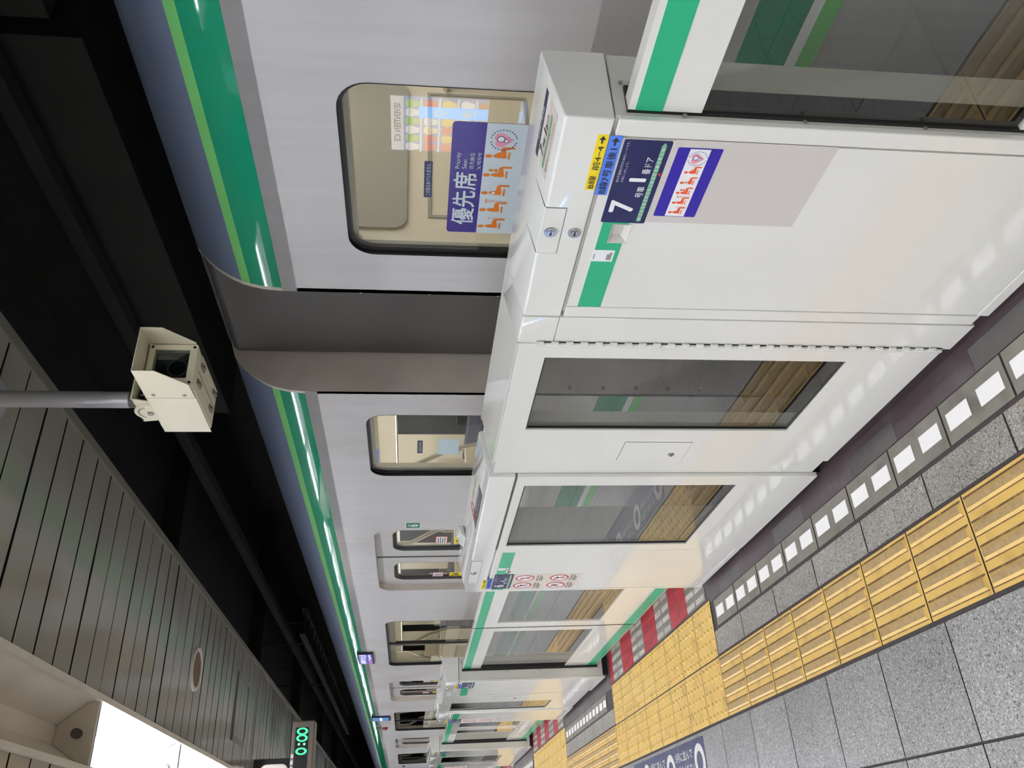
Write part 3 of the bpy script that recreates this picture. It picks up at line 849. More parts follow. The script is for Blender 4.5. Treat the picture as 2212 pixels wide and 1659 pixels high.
def grab_recess(t, y, z, x):
    """scooped grab recess with a sloping floor"""
    w, h, d = 0.058, 0.040, 0.012
    o1 = [(x - 0.001, y - w / 2, z - h / 2), (x - 0.001, y + w / 2, z - h / 2), (x - 0.001, y + w / 2, z + h / 2), (x - 0.001, y - w / 2, z + h / 2)]
    i1 = [(x + d, y - w / 2 + .002, z - h / 2 + .014), (x + d, y + w / 2 - .012, z - h / 2 + .014), (x + d, y + w / 2 - .012, z + h / 2 - .002), (x + d, y - w / 2 + .002, z + h / 2 - .002)]
    mb = MB(); mb.band(o1, i1); mb.face(i1)
    rim = [(x - 0.0016, q[1] + (0.002 if q[1] > y else -0.002), q[2] + (0.002 if q[2] > z else -0.002)) for q in o1]
    mb.band(rim, o1)
    return obj('grab_recess', mb, M['white_body'], t)
def panel_with_recess(t, y0, y1, z0, z1, x, rec, name='front_panel', th=0.016):
    """flat front panel with a rectangular hole where a grab recess sits"""
    mb = MB()
    if rec:
        y, z = rec; w, h = 0.058, 0.040
        mb.holes([(y0, z0), (y1, z0), (y1, z1), (y0, z1)], [[(y - w / 2, z - h / 2), (y + w / 2, z - h / 2), (y + w / 2, z + h / 2), (y - w / 2, z + h / 2)]], lambda a, b: (x, a, b))
        A = [(x, y0, z0), (x, y1, z0), (x, y1, z1), (x, y0, z1)]
        mb.band(A, [(x + th * 0.8, q[1], q[2]) for q in A])
    else:
        mb.box(x, x + th, y0, y1, z0, z1)
    return obj(name, mb, M['white'], t, bevel=0.0 if rec else 0.0025)
def glass_panel(t, y0, y1, z0, z1, gy0, gy1, gz0, gz1, x, th=0.03, name='glass_frame'):
    mb = MB(); mb.ring(x, x + th, (y0, y1, z0, z1), (gy0, gy1, gz0, gz1)); f = obj(name, mb, M['white'], t, bevel=0.0025)
    mb = MB(); mb.ring(x + 0.006, x + 0.016, (gy0 - 0.001, gy1 + 0.001, gz0 - 0.001, gz1 + 0.001), (gy0 + 0.006, gy1 - 0.006, gz0 + 0.006, gz1 - 0.006)); obj('glazing_bead', mb, M['black'], f)
    mb = MB(); mb.box(x + 0.009, x + 0.014, gy0 + 0.003, gy1 - 0.003, gz0 + 0.003, gz1 - 0.003); obj('glass_pane', mb, M['gate_glass'], f)
    return f
def hollow_core(t, y0, y1, gy0, gy1, gz0, gz1):
    """body behind a glazed housing: window right through it"""
    mb = MB(); mb.ring(XF + 0.031, XB, (y0 + 0.004, y1 - 0.004, 0.045, ZS), (gy0 - 0.012, gy1 + 0.012, 0.075, gz1 + 0.012)); obj('body', mb, M['white_body'], t, bevel=0.002)
    mb = MB(); mb.box(XF + 0.03, XB - 0.02, y0 + 0.03, y1 - 0.03, 0.0, 0.05); obj('plinth', mb, M['plinth'], t)

# --- nearest housing: car 7 door 1
t = thing('platform_gate_housing', 'white platform gate housing with navy car 7 door 1 sign and priority seat sticker', 'platform gate', (0.45, -0.53, 0))
housing_core(t, -0.855, -0.212, -1)
mb = MB()
mb.box(XF, XF + 0.016, -0.853, -0.812, 0.045, 1.168)
obj('jamb_post', mb, M['white'], t, bevel=0.003)
panel_with_recess(t, -0.808, -0.257, 0.058, 1.168, XF + 0.001, (-0.534, 1.095))
mb = MB(); mb.box(XF, XF + 0.016, -0.2535, -0.212, 0.045, 1.168); mb.box(XF, XF + 0.016, -0.806, -0.2535, 0.022, 0.0555); obj('panel_surround', mb, M['white'], t, bevel=0.002)
slot(t, -0.853, -1, 0.383, 0.452)
x1 = XF + 0.001
mb = MB(); mb.extr([(x1, -0.257, 1.082), (x1, -0.257, 1.140), (x1, -0.574, 1.140), (x1, -0.574, 1.082), (x1, -0.5655, 1.082), (x1, -0.5655, 1.1175), (x1, -0.5025, 1.1175), (x1, -0.5025, 1.082)], (-0.0009, 0, 0))
obj('green_stripe', mb, M['green'], t)
grab_recess(t, -0.534, 1.095, x1)
door_sign(t, -0.571, -0.8065, 1.049, 1.146, x1 - 0.0009, 7, 1)
line_label(t, -0.667, -0.816, 1.1785, 1.2005, XF, M['sign_yellow'], [('B線', 0.03, 0.27), ('前4−4', 0.37, 0.80)], 'yellow_label')
line_label(t, -0.654, -0.815, 1.151, 1.1765, XF - 0.001, M['sign_lblue'], [('B線7号車後1', 0.03, 0.80)], 'blue_label')
F = front_face(x1, -0.575, 0.711)
mb = MB(); F.plate(mb, 0.236, 0.335, 0.0007, 0, 0.002); obj('grey_film', mb, M['sign_grey'], t)
F = front_face(x1 - 0.0007, -0.596, 0.943)
mb = MB(); W, H = 0.196, 0.092; F.plate(mb, W, H, 0.0008, 0, 0.003); s = obj('priority_sticker', mb, M['sign_blue'], t)
mb = MB(); F.rect(mb, 0.002, 0.27 * H, W - 0.002, 0.73 * H, 0, 0.0010); obj('white_field', mb, M['sign_white'], s)
F = front_face(x1 - 0.0016, -0.596, 0.943)
mb = MB()
for i, ex in enumerate(('cane', 'crutch', 'child', 'heart', 'belly')):
    sitter(F, mb, 0.008 + 0.0295 * i, 0.31 * H, 0.024, 0.37 * H, 0, ex, 1)
obj('seated_pictogram', mb, [M['redorange'], M['sign_white']], s)
mb = MB(); mother_badge(F, mb, W - 0.026, 0.5 * H, 0.019, 0, 1, 2); obj('badge', mb, [M['pink'], M['sign_violet'], M['sign_white']], s)
f = flap(t, -0.462, -0.609, 1.227, True)
lock(f, -0.534, 1.2505, XF - 0.001)
lock(t, -0.534, 1.197, XF)
F = front_face(x1, -0.437, 1.092)
mb = MB(); F.plate(mb, 0.040, 0.051, 0.0019, 0, 0.002); s = obj('inspection_sticker', mb, M['sign_white'], t)
mb = MB()
for i in range(3): F.rect(mb, 0.006, 0.006 + 0.004 * i, 0.034 - 0.004 * i, 0.008 + 0.004 * i, 0, 0.0022)
F.rect(mb, 0.008, 0.045, 0.028, 0.0465, 0, 0.0022)
obj('small_print', mb, M['ink'], s)
# label on the sloping top
nx = Vector((-(ZTB - ZT), 0, XB - XF)).normalized()
def top_face(yl, xf): return Face((xf, yl, topz(xf)), (0, -1, 0), Vector((XB - XF, 0, ZTB - ZT)).normalized(), nx)
F = top_face(-0.657, 0.388); W, H = 0.171, 0.086
mb = MB(); F.plate(mb, W, H, 0.0009, 0, 0.004); s = obj('top_label', mb, M['sign_beige'], t)
mb = MB(); F.rect(mb, 0.001, 0.8 * H, W - 0.001, H - 0.0008, 0, 0.0011); obj('navy_header', mb, M['sign_navy'], s)
mb = MB(); F.text(mb, '代々木上原方面', 0.25 * W, 0.85 * H, 0.75 * W, 0.955 * H, 0, 0.005, 0.0016); obj('header_text', mb, M['sign_white'], s)
mb = MB()
F.text(mb, '7', 0.18 * W, 0.45 * H, 0.27 * W, 0.74 * H, 0, 0.02, 0.0014); F.text(mb, '号車', 0.30 * W, 0.45 * H, 0.44 * W, 0.60 * H, 0, 0.012, 0.0014)
F.text(mb, '1', 0.51 * W, 0.45 * H, 0.54 * W, 0.70 * H, 0, 0.02, 0.0014); F.text(mb, '番ドア', 0.58 * W, 0.45 * H, 0.78 * W, 0.60 * H, 0, 0.012, 0.0014)
F.text(mb, '優先席の近くのドアです', 0.10 * W, 0.08 * H, 0.86 * W, 0.15 * H, 0, 0.0, 0.0014)
obj('lettering', mb, M['ink'], s)
mb = MB(); F.rect(mb, 0.06 * W, 0.30 * H, 0.86 * W, 0.40 * H, 0, 0.0014); obj('route_bar', mb, M['route'], s)
mb = MB(); F.poly(mb, [(0.60 * W, 0.22 * H), (0.64 * W, 0.22 * H), (0.62 * W, 0.28 * H)], 0, 0.0014); obj('red_marker', mb, M['sred'], s)

# --- hinged emergency gate
def emergency_gate(y0, y1, gy0, gy1, hinge_y, label, flap_yz=None, hinge_first=True, pad=0.115):
    """hinged gate leaf with tall glass, knuckle hinge on its post"""
    t = thing('emergency_gate', label, 'emergency gate', (0.45, 0.5 * (y0 + y1), 0))
    post = (y0, hinge_y) if hinge_first else (hinge_y, y1)
    leaf = (hinge_y + 0.002, y1) if hinge_first else (y0, hinge_y - 0.002)
    mb = MB(); mb.box(XF + 0.001, XB, post[0], post[1], 0.03, ZS + 0.002); mb.extr([(q[0], post[0], q[1]) for q in top_profile(XF + 0.001)], (0, post[1] - post[0], 0)); obj('hinge_post', mb, M['white'], t, bevel=0.002)
    f = glass_panel(t, leaf[0], leaf[1], 0.052, ZT - 0.004, gy0, gy1, 0.305, 1.188, XF, 0.016, 'leaf_frame')
    mb = MB()
    x0 = XF + 0.036
    mb.extr([(x0, leaf[0], ZS + 0.03), (x0, leaf[0], topz(x0)), (XB - 0.012, leaf[0], ZTB), (XB - 0.003, leaf[0], ZTB - 0.003), (XB, leaf[0], ZTB - 0.012), (XB, leaf[0], ZS + 0.03)], (0, leaf[1] - leaf[0], 0))
    mb.extr([(XF, leaf[0], ZT - 0.003), (XF, leaf[0], ZT), (x0, leaf[0], topz(x0)), (x0, leaf[0], ZT - 0.003)], (0, leaf[1] - leaf[0], 0))
    obj('top_cover', mb, M['white_top'], t)
    mb = MB(); mb.ring(x0, 0.436, (leaf[0] + 0.003, leaf[1] - 0.003, 0.06, ZS + 0.028), (gy0 - 0.012, gy1 + 0.012, 0.09, 1.196)); obj('leaf_back', mb, M['white_body'], t)
    mb = MB(); mb.box(XF + 0.04, XB - 0.03, y0 + 0.01, y1 - 0.01, 0.0, 0.06); obj('plinth', mb, M['plinth'], t)
    # knuckle hinge: one stepped barrel, every other knuckle reaching over to the post plate
    n = 58
    z0, z1 = 0.06, 1.222
    p = (z1 - z0) / n
    s = 1 if hinge_first else -1
    hb = MB(); vs = []; fs = []; N = 14; k = 0
    for i in range(n):
        for zz in (z0 + i * p + 0.0005, z0 + (i + 1) * p - 0.0005):
            for j in range(N):
                a_ = 2 * math.pi * j / N
                cx, cy = math.cos(a_), math.sin(a_)
                r = 0.0062
                yy = cy * r if cy > 0 or i % 2 == 0 else cy * 0.0125
                vs.append((XF - 0.0035 + cx * r, hinge_y + s * yy, zz))
            if k: fs += [((k - 1) * N + j, (k - 1) * N + (j + 1) % N, k * N + (j + 1) % N, k * N + j) for j in range(N)]
            k += 1
    fs += [tuple(range(N - 1, -1, -1)), tuple(range((k - 1) * N, k * N))]
    hb.mesh(vs, fs)
    h = obj('hinge', hb, M['white'], t, smooth=True)
    mb = MB(); mb.box(XF - 0.0016, XF + 0.001, min(hinge_y - s * 0.0060, hinge_y - s * 0.0084), max(hinge_y - s * 0.0060, hinge_y - s * 0.0084), z0, z1)
    obj('hinge_gap_shade', mb, M['gap'], h)  # dark strip painted on for shade between hinge and post
    if flap_yz:
        yl, yr, z0, z1 = flap_yz
        fl = flap(t, yl, yr, z0, False, XF, z1, 'lock_flap')
        lock(fl, 0.5 * (yl + yr) + 0.022, z0 + 0.05, XF - 0.001, 0.012)
    return t
emergency_gate(-0.206, 0.660, -0.016, 0.420, -0.087, 'white hinged emergency gate with tall glass beside the car 7 door 1 housing', (0.648, 0.507, 0.605, 0.838))

# --- second housing: fixed glass plus pocket for car 6 door 4
t = thing('platform_gate_housing', 'white gate housing with fixed glass, prohibition icons and the car 6 door 4 sign', 'platform gate', (0.45, 1.5, 0))
mb = MB(); mb.extr([(XF + 0.015, 0.664, 0.05), (XF + 0.015, 0.664, ZT - 0.016), (XB - 0.01, 0.664, ZTB - 0.016), (XB - 0.01, 0.664, 0.05)], (0, 0.125, 0)); obj('filler_panel', mb, M['white'], t)
mb = MB(); mb.extr([(q[0], 0.792, q[1]) for q in top_profile()], (0, 2.236 - 0.792, 0)); obj('top_cover', mb, M['white_top'], t, bevel=0.003)
hollow_core(t, 0.792, 1.622, 0.872, 1.540, 0.317, 1.135)
glass_panel(t, 0.792, 1.600, 0.030, ZS - 0.005, 0.872, 1.540, 0.317, 1.135, XF, 0.016)
mb = MB(); mb.box(XF + 0.014, XB, 1.624, 2.232, 0.045, ZS); obj('pocket_body', mb, M['white_body'], t)
mb = MB(); mb.box(XF + 0.03, XB - 0.02, 1.63, 2.2, 0.0, 0.05); obj('pocket_plinth', mb, M['plinth'], t)
mb = MB(); mb.box(XF + 0.001, XF + 0.016, 1.6035, 1.622, 0.030, ZS - 0.004); mb.box(XF, XF + 0.016, 2.212, 2.236, 0.030, 1.168); mb.box(XF, XF + 0.016, 1.624, 2.212, 0.030, 0.058); obj('panel_surround', mb, M['white'], t, bevel=0.002)
panel_with_recess(t, 1.6245, 2.2095, 0.062, 1.168, XF + 0.001, None)
stripe(t, 2.206, 1.630, x1)
door_sign(t, 2.185, 1.947, 1.050, 1.145, x1 - 0.0009, 6, 4)
line_label(t, 2.180, 2.032, 1.175, 1.198, XF, M['sign_yellow'], [('前6−4', 0.2, 0.6), ('B線', 0.68, 0.95)], 'yellow_label', False)
line_label(t, 2.180, 2.012, 1.149, 1.174, XF - 0.001, M['sign_lblue'], [('B線6号車後4', 0.18, 0.95)], 'blue_label', False)
prohibition(t, 2.198, 1.946, 0.712, 1.052, x1)
f = flap(t, 2.076, 1.738, 1.222, False); lock(f, 1.913, 1.251, XF - 0.001)
lock(t, 1.911, 1.087, x1)
F = front_face(x1 - 0.0009, 1.884, 1.088)
mb = MB(); F.plate(mb, 0.034, 0.050, 0.0008, 0, 0.002); s = obj('inspection_sticker', mb, M['sign_white'], t)
mb = MB()
for i in range(3): F.rect(mb, 0.006, 0.006 + 0.004 * i, 0.030 - 0.004 * i, 0.008 + 0.004 * i, 0, 0.0012)
obj('small_print', mb, M['ink'], s)
# dark notice on the top
F = top_face(1.392, 0.386); W, H = 0.36, 0.125
F.u = Vector((0, -1, 0))
mb = MB(); F.plate(mb, W, H, 0.0009, 0, 0.004); s = obj('dark_notice', mb, mat('notice_black', rgb(58, 58, 62), 0.3), t)
mb = MB(); F.annulus(mb, 0.05, 0.5 * H, 0.030, 0.042, 0, 0.0014); F.poly(mb, [(0.024, 0.080), (0.030, 0.086), (0.076, 0.045), (0.070, 0.039)], 0, 0.0016); obj('prohibition_icon', mb, M['sred'], s)
mb = MB(); F.text(mb, '身を乗り出さないでください', 0.105, 0.68 * H, 0.345, 0.86 * H, 0, 0.012, 0.0014); obj('yellow_text', mb, M['sign_yellow'], s)
mb = MB(); F.text(mb, 'ホームドアによりかかったり', 0.105, 0.46 * H, 0.335, 0.58 * H, 0, 0.004, 0.0014); F.text(mb, 'Do not lean over the platform gate.', 0.105, 0.26 * H, 0.335, 0.36 * H, 0, 0.004, 0.0014); F.text(mb, 'Please keep clear.', 0.105, 0.10 * H, 0.25, 0.19 * H, 0, 0.004, 0.0014); obj('white_text', mb, M['sign_white'], s)
# small white box with a round button standing on the same top
F = top_face(1.90, 0.44); W, H = 0.15, 0.05
mb = MB(); F.plate(mb, W, H, 0.0009, 0, 0.003); obj('top_label', mb, M['sign_beige'], t)
tt = thing('gate_sensor', 'small white sensor box standing on the car 6 door 4 housing', 'sensor', (0.50, 1.80, topz(0.5)))
mb = MB(); mb.extr([(0.470, 1.74, topz(0.470) + 0.0016), (0.535, 1.74, topz(0.535) + 0.0016), (0.535, 1.74, topz(0.535) + 0.028), (0.490, 1.74, topz(0.49) + 0.024)], (0, 0.14, 0)); b_ = obj('case', mb, M['white_top'], tt, bevel=0.006)
mb = MB(); mb.cyl((0.515, 1.80, topz(0.515) + 0.02), (0.515, 1.80, topz(0.515) + 0.036), 0.016, 16); obj('button', mb, M['sign_white'], tt, smooth=True)

# --- sliding leaves
def leaf(label, y0, y1, gy0, gy1, x=0.458, th=0.032):
    t = thing('gate_door_leaf', label, 'gate door', (x, 0.5 * (y0 + y1), 0.09))
    f = None
    st = (y0, gy0) if gy0 - y0 > 0.02 else (gy1, y1)
    if gy0 - y0 > 0.02: pl = [(y0, 0.095), (y1, 0.095), (y1, 0.345), (gy0, 0.345), (gy0, 1.006), (y1, 1.006), (y1, 1.150), (y0, 1.150)]
    else: pl = [(y1, 0.095), (y0, 0.095), (y0, 0.345), (gy1, 0.345), (gy1, 1.006), (y0, 1.006), (y0, 1.150), (y1, 1.150)]
    mb = MB(); mb.extr([(x, q[0], q[1]) for q in pl], (0.012, 0, 0)); mb.box(x + 0.012, x + th, y0, y1, 1.02, 1.150); mb.box(x + 0.012, x + th, y0, y1, 0.095, 0.29); f = obj('leaf_frame', mb, M['white'], t)
    mb = MB(); mb.box(x + 0.004, x + 0.009, max(gy0 - 0.004, y0), min(gy1 + 0.004, y1), 0.340, 1.010); obj('glass_pane', mb, M['gate_glass'], f)
    mb = MB(); mb.box(x - 0.0009, x, y0, y1, 1.083, 1.136); obj('green_stripe', mb, M['green'], t, label='upper green stripe')
    mb = MB(); mb.box(x - 0.0009, x, y0, y1, 0.100, 0.166); obj('green_stripe', mb, M['green'], t, label='lower green stripe')
    return t
leaf('glass gate leaf with green band coming out of the car 7 door 1 housing', -2.06, -0.8585, -1.97, -0.8585, 0.383, 0.036)
l1 = leaf('glass gate leaf coming out of the car 6 door 4 housing', 2.2385, 3.388, 2.242, 3.268)
mb = MB(); mb.box(0.4555, 0.4605, 3.386, 3.394, 0.095, 1.148); obj('door_seal', mb, M['black'], l1)
leaf('glass gate leaf meeting its pair and sliding into the second white housing row', 3.396, 4.6475, 3.492, 4.644)
leaf('nearer glass gate leaf of the second closed gate down the platform', 6.8165, 7.975, 6.82, 7.86)
leaf('farther glass gate leaf of the second closed gate down the platform', 7.98, 9.1255, 8.09, 9.122)
leaf('nearer glass gate leaf of the third closed gate down the platform', 11.3165, 12.475, 11.32, 12.36)
leaf('farther glass gate leaf of the third closed gate down the platform', 12.48, 13.6355, 12.59, 13.632)

# --- farther housings
def pocket(label, y0, y1, end, car, door, warn, s_at='near'):
    """pocket housing with slot at its `end` side; sign next to the slot"""
    t = thing('platform_gate_housing', label, 'platform gate', (0.45, 0.5 * (y0 + y1), 0))
    housing_core(t, y0, y1, end)
    ys = y0 if end < 0 else y1
    d = -end                                # direction into the housing
    ja, jb = sorted((ys + d * 0.002, ys + d * 0.028))
    mb = MB(); mb.box(XF, XF + 0.016, ja, jb, 0.03, 1.168); mb.box(XF, XF + 0.016, y0 + 0.03, y1 - 0.03, 0.03, 0.058); obj('panel_surround', mb, M['white'], t, bevel=0.002)
    pa, pb = sorted((ys + d * 0.031, ys + d * (y1 - y0 - 0.003)))
    panel_with_recess(t, pa, pb, 0.062, 1.168, XF + 0.001, None)
    slot(t, ys + (0.002 if end < 0 else -0.002), end, 0.440, 0.508)
    stripe(t, pb - 0.002, pa + 0.002, x1)
    if end < 0: sl, sr = ys + 0.27, ys + 0.032
    else: sl, sr = ys - 0.032, ys - 0.27
    door_sign(t, sl, sr, 1.050, 1.145, x1 - 0.0009, car, door)
    line_label(t, sl, sr + 0.09 if end < 0 else sr + 0.07, 1.175, 1.198, XF, M['sign_yellow'], [('B線 前%d−%d' % (car, door), 0.16, 0.8)], 'yellow_label', end < 0)
    line_label(t, sl, sr + 0.06, 1.149, 1.174, XF - 0.001, M['sign_lblue'], [('B線%d号車' % car, 0.16, 0.8)], 'blue_label', end < 0)
    if warn: prohibition(t, sl, sr, 0.712, 1.047, x1)
    fa, fb = sorted((ys + d * 0.12, ys + d * 0.36))
    f = flap(t, fb, fa, 1.222, False); lock(f, 0.5 * (fa + fb), 1.25, XF - 0.001)
    lock(t, ys + d * 0.31, 1.08, x1, 0.012)
    F = top_face(0.5 * (y0 + y1) + 0.12, 0.39); mb = MB(); F.plate(mb, 0.24, 0.1, 0.0009, 0, 0.003); obj('top_label', mb, M['sign_grey'], t)
    return t
pocket('white gate housing with car 6 sign just past the near closed gate', 4.652, 5.250, -1, 6, 3, False)
emergency_gate(5.256, 6.190, 5.615, 6.030, 6.112, 'white hinged emergency gate halfway down, between two narrow housings', (5.50, 5.34, 0.605, 0.838), False)
pocket('narrow white gate housing with prohibition icons, before the second closed gate', 6.194, 6.812, 1, 6, 3, True)
pocket('white gate housing just past the second closed gate down the platform', 9.130, 9.735, -1, 6, 2, False)
t = thing('gate_glass_panel', 'fixed glazed gate panel past the second closed gate', 'gate panel', (0.45, 10.2, 0))
hollow_core(t, 9.740, 10.690, 9.83, 10.60, 0.33, 1.12)
glass_panel(t, 9.740, 10.690, 0.03, ZS - 0.005, 9.83, 10.60, 0.33, 1.12, XF, 0.016)
mb = MB(); mb.extr([(q[0], 9.740, q[1]) for q in top_profile()], (0, 0.95, 0)); obj('top_cover', mb, M['white_top'], t, bevel=0.003)
pocket('white gate housing before the third closed gate down the platform', 10.696, 11.312, 1, 6, 2, True)
pocket('white gate housing just past the third closed gate far away', 13.640, 14.245, -1, 6, 1, False)
emergency_gate(14.25, 15.18, 14.6, 15.02, 15.10, 'white hinged emergency gate at the far end of the gate row', None, False)
pocket('last white gate housing at the far end of the gate row', 15.186, 15.81, 1, 6, 1, True)
# ------------------------------------------------------------------ train
XT = 0.92
PROF = [(0.92, 1.95), (0.9202, 2.0), (0.925, 2.06), (0.936, 2.107), (0.9465, 2.138), (0.966, 2.175), (0.998, 2.222), (1.04, 2.265), (1.09, 2.304), (1.20, 2.340), (1.45, 2.395), (1.8, 2.43), (2.3, 2.45)]
XR = 3.68
def mirror(x): return 2.3 * 2 - x
def train(label, y0, y1, doors, wins, ends, num=None, loc=None):
    t = thing('train_car', label, 'train car', loc or (2.3, 0.5 * (y0 + y1), -1.0))
    dz = (0.02, 1.776)
    holes = []
    for a, b in doors: holes.append(rr(a, b, dz[0], dz[1], 0.11, 6, (0, 1, 1, 0)))
    for a, b, z0, z1, k in wins: holes.append(rr(a, b, z0, z1, 0.085, 7))
    mb = MB()
    mb.holes([(y0, -0.95), (y1, -0.95), (y1, 1.95), (y0, 1.95)], holes, lambda a, b: (XT, a, b), 0)
    pf = [p for p in PROF if p[1] <= 2.001]
    mb.extr([(p[0], y0, p[1]) for p in pf], (0, y1 - y0, 0), 0, caps=False)
    for a, b in doors:      # door reveals, rounded like the opening
        h = rr(a, b, dz[0], dz[1], 0.11, 6, (0, 1, 1, 0))
        mb.band([(XT, q[0], q[1]) for q in h], [(XT + 0.048, q[0], q[1]) for q in h], 1)
    obj('body_side', mb, [M['steel'], M['steel_edge']], t)
    # stripes and roof follow the cant rail
    def strip(name, i0, i1, m):
        mb = MB(); mb2 = [PROF[i] for i in range(i0, i1 + 1)]
        vs = []; fs = []
        for i, p in enumerate(mb2):
            vs += [(p[0], y0 + 0.018, p[1]), (p[0], y1 - 0.018, p[1])]
            if i: fs.append((2 * i - 2, 2 * i - 1, 2 * i + 1, 2 * i))
        mb.mesh(vs, fs)
        return obj(name, mb, m, t, smooth=True, weld=True)
    strip('green_stripe', 1, 3, M['car_green']); strip('light_green_stripe', 3, 4, M['car_lime'])
    strip('roof', 4, len(PROF) - 1, M['car_navy'])
    mb = MB(); rp = [(mirror(p[0]), p[1]) for p in PROF]
    mb.extr([(p[0], y0, p[1]) for p in rp], (0, y1 - y0, 0), 0, caps=False); mb.box(XR - 0.01, XR, y0, y1, -0.95, 0.9); mb.box(XR - 0.01, XR, y0, y1, 1.75, 1.96)
    y = y0
    while y < y1 - 0.1:
        mb.box(XR - 0.01, XR, y, min(y + 1.35, y1), 0.9, 1.75); y += 1.95
    obj('far_side', mb, M['cream'], t)
    # car ends with the rolled edge
    outl = [(0.92, -0.95)] + PROF
    outl = outl + [(mirror(p[0]), p[1]) for p in reversed(outl)]
    gang = [(1.95, 0.02), (1.95, 1.92), (2.65, 1.92), (2.65, 0.02)]
    for ye, s in ends:
        mb = MB()
        mb.holes(outl, [gang], lambda a, b: (a, ye, b), 0)
        a = [(p[0], ye, p[1]) for p in outl]; b = [(p[0], ye - s * 0.02, p[1]) for p in outl]
        mb.band(a, b, 0)
        obj('end_wall', mb, M['steel_edge'], t)
        mb = MB(); yi = ye - s * 0.085; W0 = XT + 0.06
        mb.holes([(W0, 0.03), (XR - 0.05, 0.03), (XR - 0.05, 2.2), (W0, 2.2)], [gang], lambda a, b: (a, yi, b), 0)
        mb.band([(q[0], yi, q[1]) for q in gang], [(q[0], ye, q[1]) for q in gang], 0)
        il = obj('end_lining', mb, M['cream'], t)
        mb = MB(); pts = rr(1.14, 1.90, 1.575, 2.05, 0.05, 5); yp = yi - s * 0.012
        mb.extr([(q[0], yi, q[1]) for q in pts], (0, -s * 0.012, 0)); obj('grey_cabinet', mb, M['car_grey'], il)
        mb = MB(); pts = rr(1.03, 1.075, 1.60, 1.80, 0.02, 4); mb.extr([(q[0], yi, q[1]) for q in pts], (0, -s * 0.006, 0)); obj('vent', mb, M['bellows'], il)
        mb = MB(); mb.ring(0, 0.006, (1.20, 1.86, 1.10, 1.50), (1.212, 1.848, 1.112, 1.488))
        mb.v = [(q[1], yi - s * q[0], q[2]) for q in mb.v]; obj('panel_moulding', mb, M['car_grey'], il)
        for xx in (1.93, 2.65): 
            mb = MB(); mb.box(xx, xx + 0.02, yi - 0.02, yi + 0.02, 0.05, 1.95); obj('gangway_jamb', mb, M['black'], il)
    # interior
    mb = MB(); mb.box(XT + 0.06, XR - 0.06, y0 + 0.05, y1 - 0.05, -0.02, 0.02); obj('floor_panel', mb, M['car_floor'], t)
    mb = MB(); mb.box(XT + 0.10, XR - 0.10, y0 + 0.05, y1 - 0.05, 2.19, 2.21); obj('ceiling_panel', mb, M['car_ceiling'], t)
    for xx in (1.62, 2.90):
        mb = MB(); mb.box(xx - 0.06, xx + 0.06, y0 + 0.3, y1 - 0.3, 2.175, 2.189); obj('ceiling_light', mb, M['car_lamp'], t)
    # inner lining of the platform side between openings
    mb = MB(); ops = sorted([(a, b) for a, b in doors] + [(w[0], w[1]) for w in wins]); y = y0 + 0.09
    for a, b in ops + [(y1 - 0.09, y1)]:
        if a - y > 0.03: mb.box(XT + 0.062, XT + 0.07, y, a - 0.02, 0.02, 2.15)
        y = b + 0.02
    for w in wins: mb.box(XT + 0.062, XT + 0.07, w[0] - 0.02, w[1] + 0.02, 0.02, w[2]); mb.box(XT + 0.062, XT + 0.07, w[0] - 0.02, w[1] + 0.02, w[3], 2.15)
    obj('side_lining', mb, M['cream'], t)
    segs = []
    ds = sorted(doors); y = y0 + 0.35
    for a, b in ds + [(y1 - 0.35, y1)]:
        if a - y > 0.8: segs.append((y + 0.12, a - 0.12))
        y = b
    for a, b in segs:
        for x0, x1, xb in ((XT + 0.08, XT + 0.52, XT + 0.075), (XR - 0.52, XR - 0.08, XR - 0.14)):
            mb = MB(); mb.box(x0, x1, a, b, 0.36, 0.46); mb.box(xb, xb + 0.07, a, b, 0.46, 0.92); obj('bench_seat', mb, M['seat'], t, bevel=0.02)
        for ye in (a - 0.05, b + 0.05):
            for sx in ((1, -1) if y0 > 0 else (-1,)):
                xo = XT + 0.09 if sx > 0 else XR - 0.09
                mb = MB()
                mb.tube([(xo + sx * 0.46, ye, 0.5), (xo + sx * 0.46, ye, 1.1), (xo + sx * 0.40, ye, 1.35), (xo + sx * 0.30, ye, 1.55), (xo + sx * 0.26, ye, 2.19)], 0.017, 8)
                obj('grab_rail', mb, M['rail_steel'], t, smooth=True)
                mb = MB(); mb.box(min(xo, xo + sx * 0.45), max(xo, xo + sx * 0.45), ye - 0.012, ye + 0.012, 0.40, 1.22); obj('seat_end_panel', mb, M['cream'], t, bevel=0.01)
        mb = MB()
        for sx in (XR - 0.42,): mb.tube([(sx, a, 1.72), (sx, b, 1.72)], 0.015, 8)
        obj('luggage_rail', mb, M['rail_steel'], t, smooth=True)
    y = y0 + 1.6; k = 0
    while y < y1 - 1.5:
        mb = MB(); mb.box(2.02, 2.58, y, y + 0.004, 1.86, 2.16); obj('hanging_advert', mb, (M['sign_pale'], M['sign_lblue'], M['sign_beige'])[k % 3], t); y += 2.4; k += 1
    # waist bands between the openings
    ys = [y0 + 0.02] + [v for d in ds for v in d] + [y1 - 0.02]
    for nm, z0, z1, m in (('waist_green_band', 0.598, 0.731, M['car_waist_green']), ('waist_white_band', 0.570, 0.598, M['sign_white']), ('waist_light_green_band', 0.526, 0.570, M['car_lime'])):
        mb = MB()
        for i in range(0, len(ys), 2): mb.box(XT - 0.0012, XT, ys[i] + 0.004, ys[i + 1] - 0.004, z0, z1)
        obj(nm, mb, m, t)
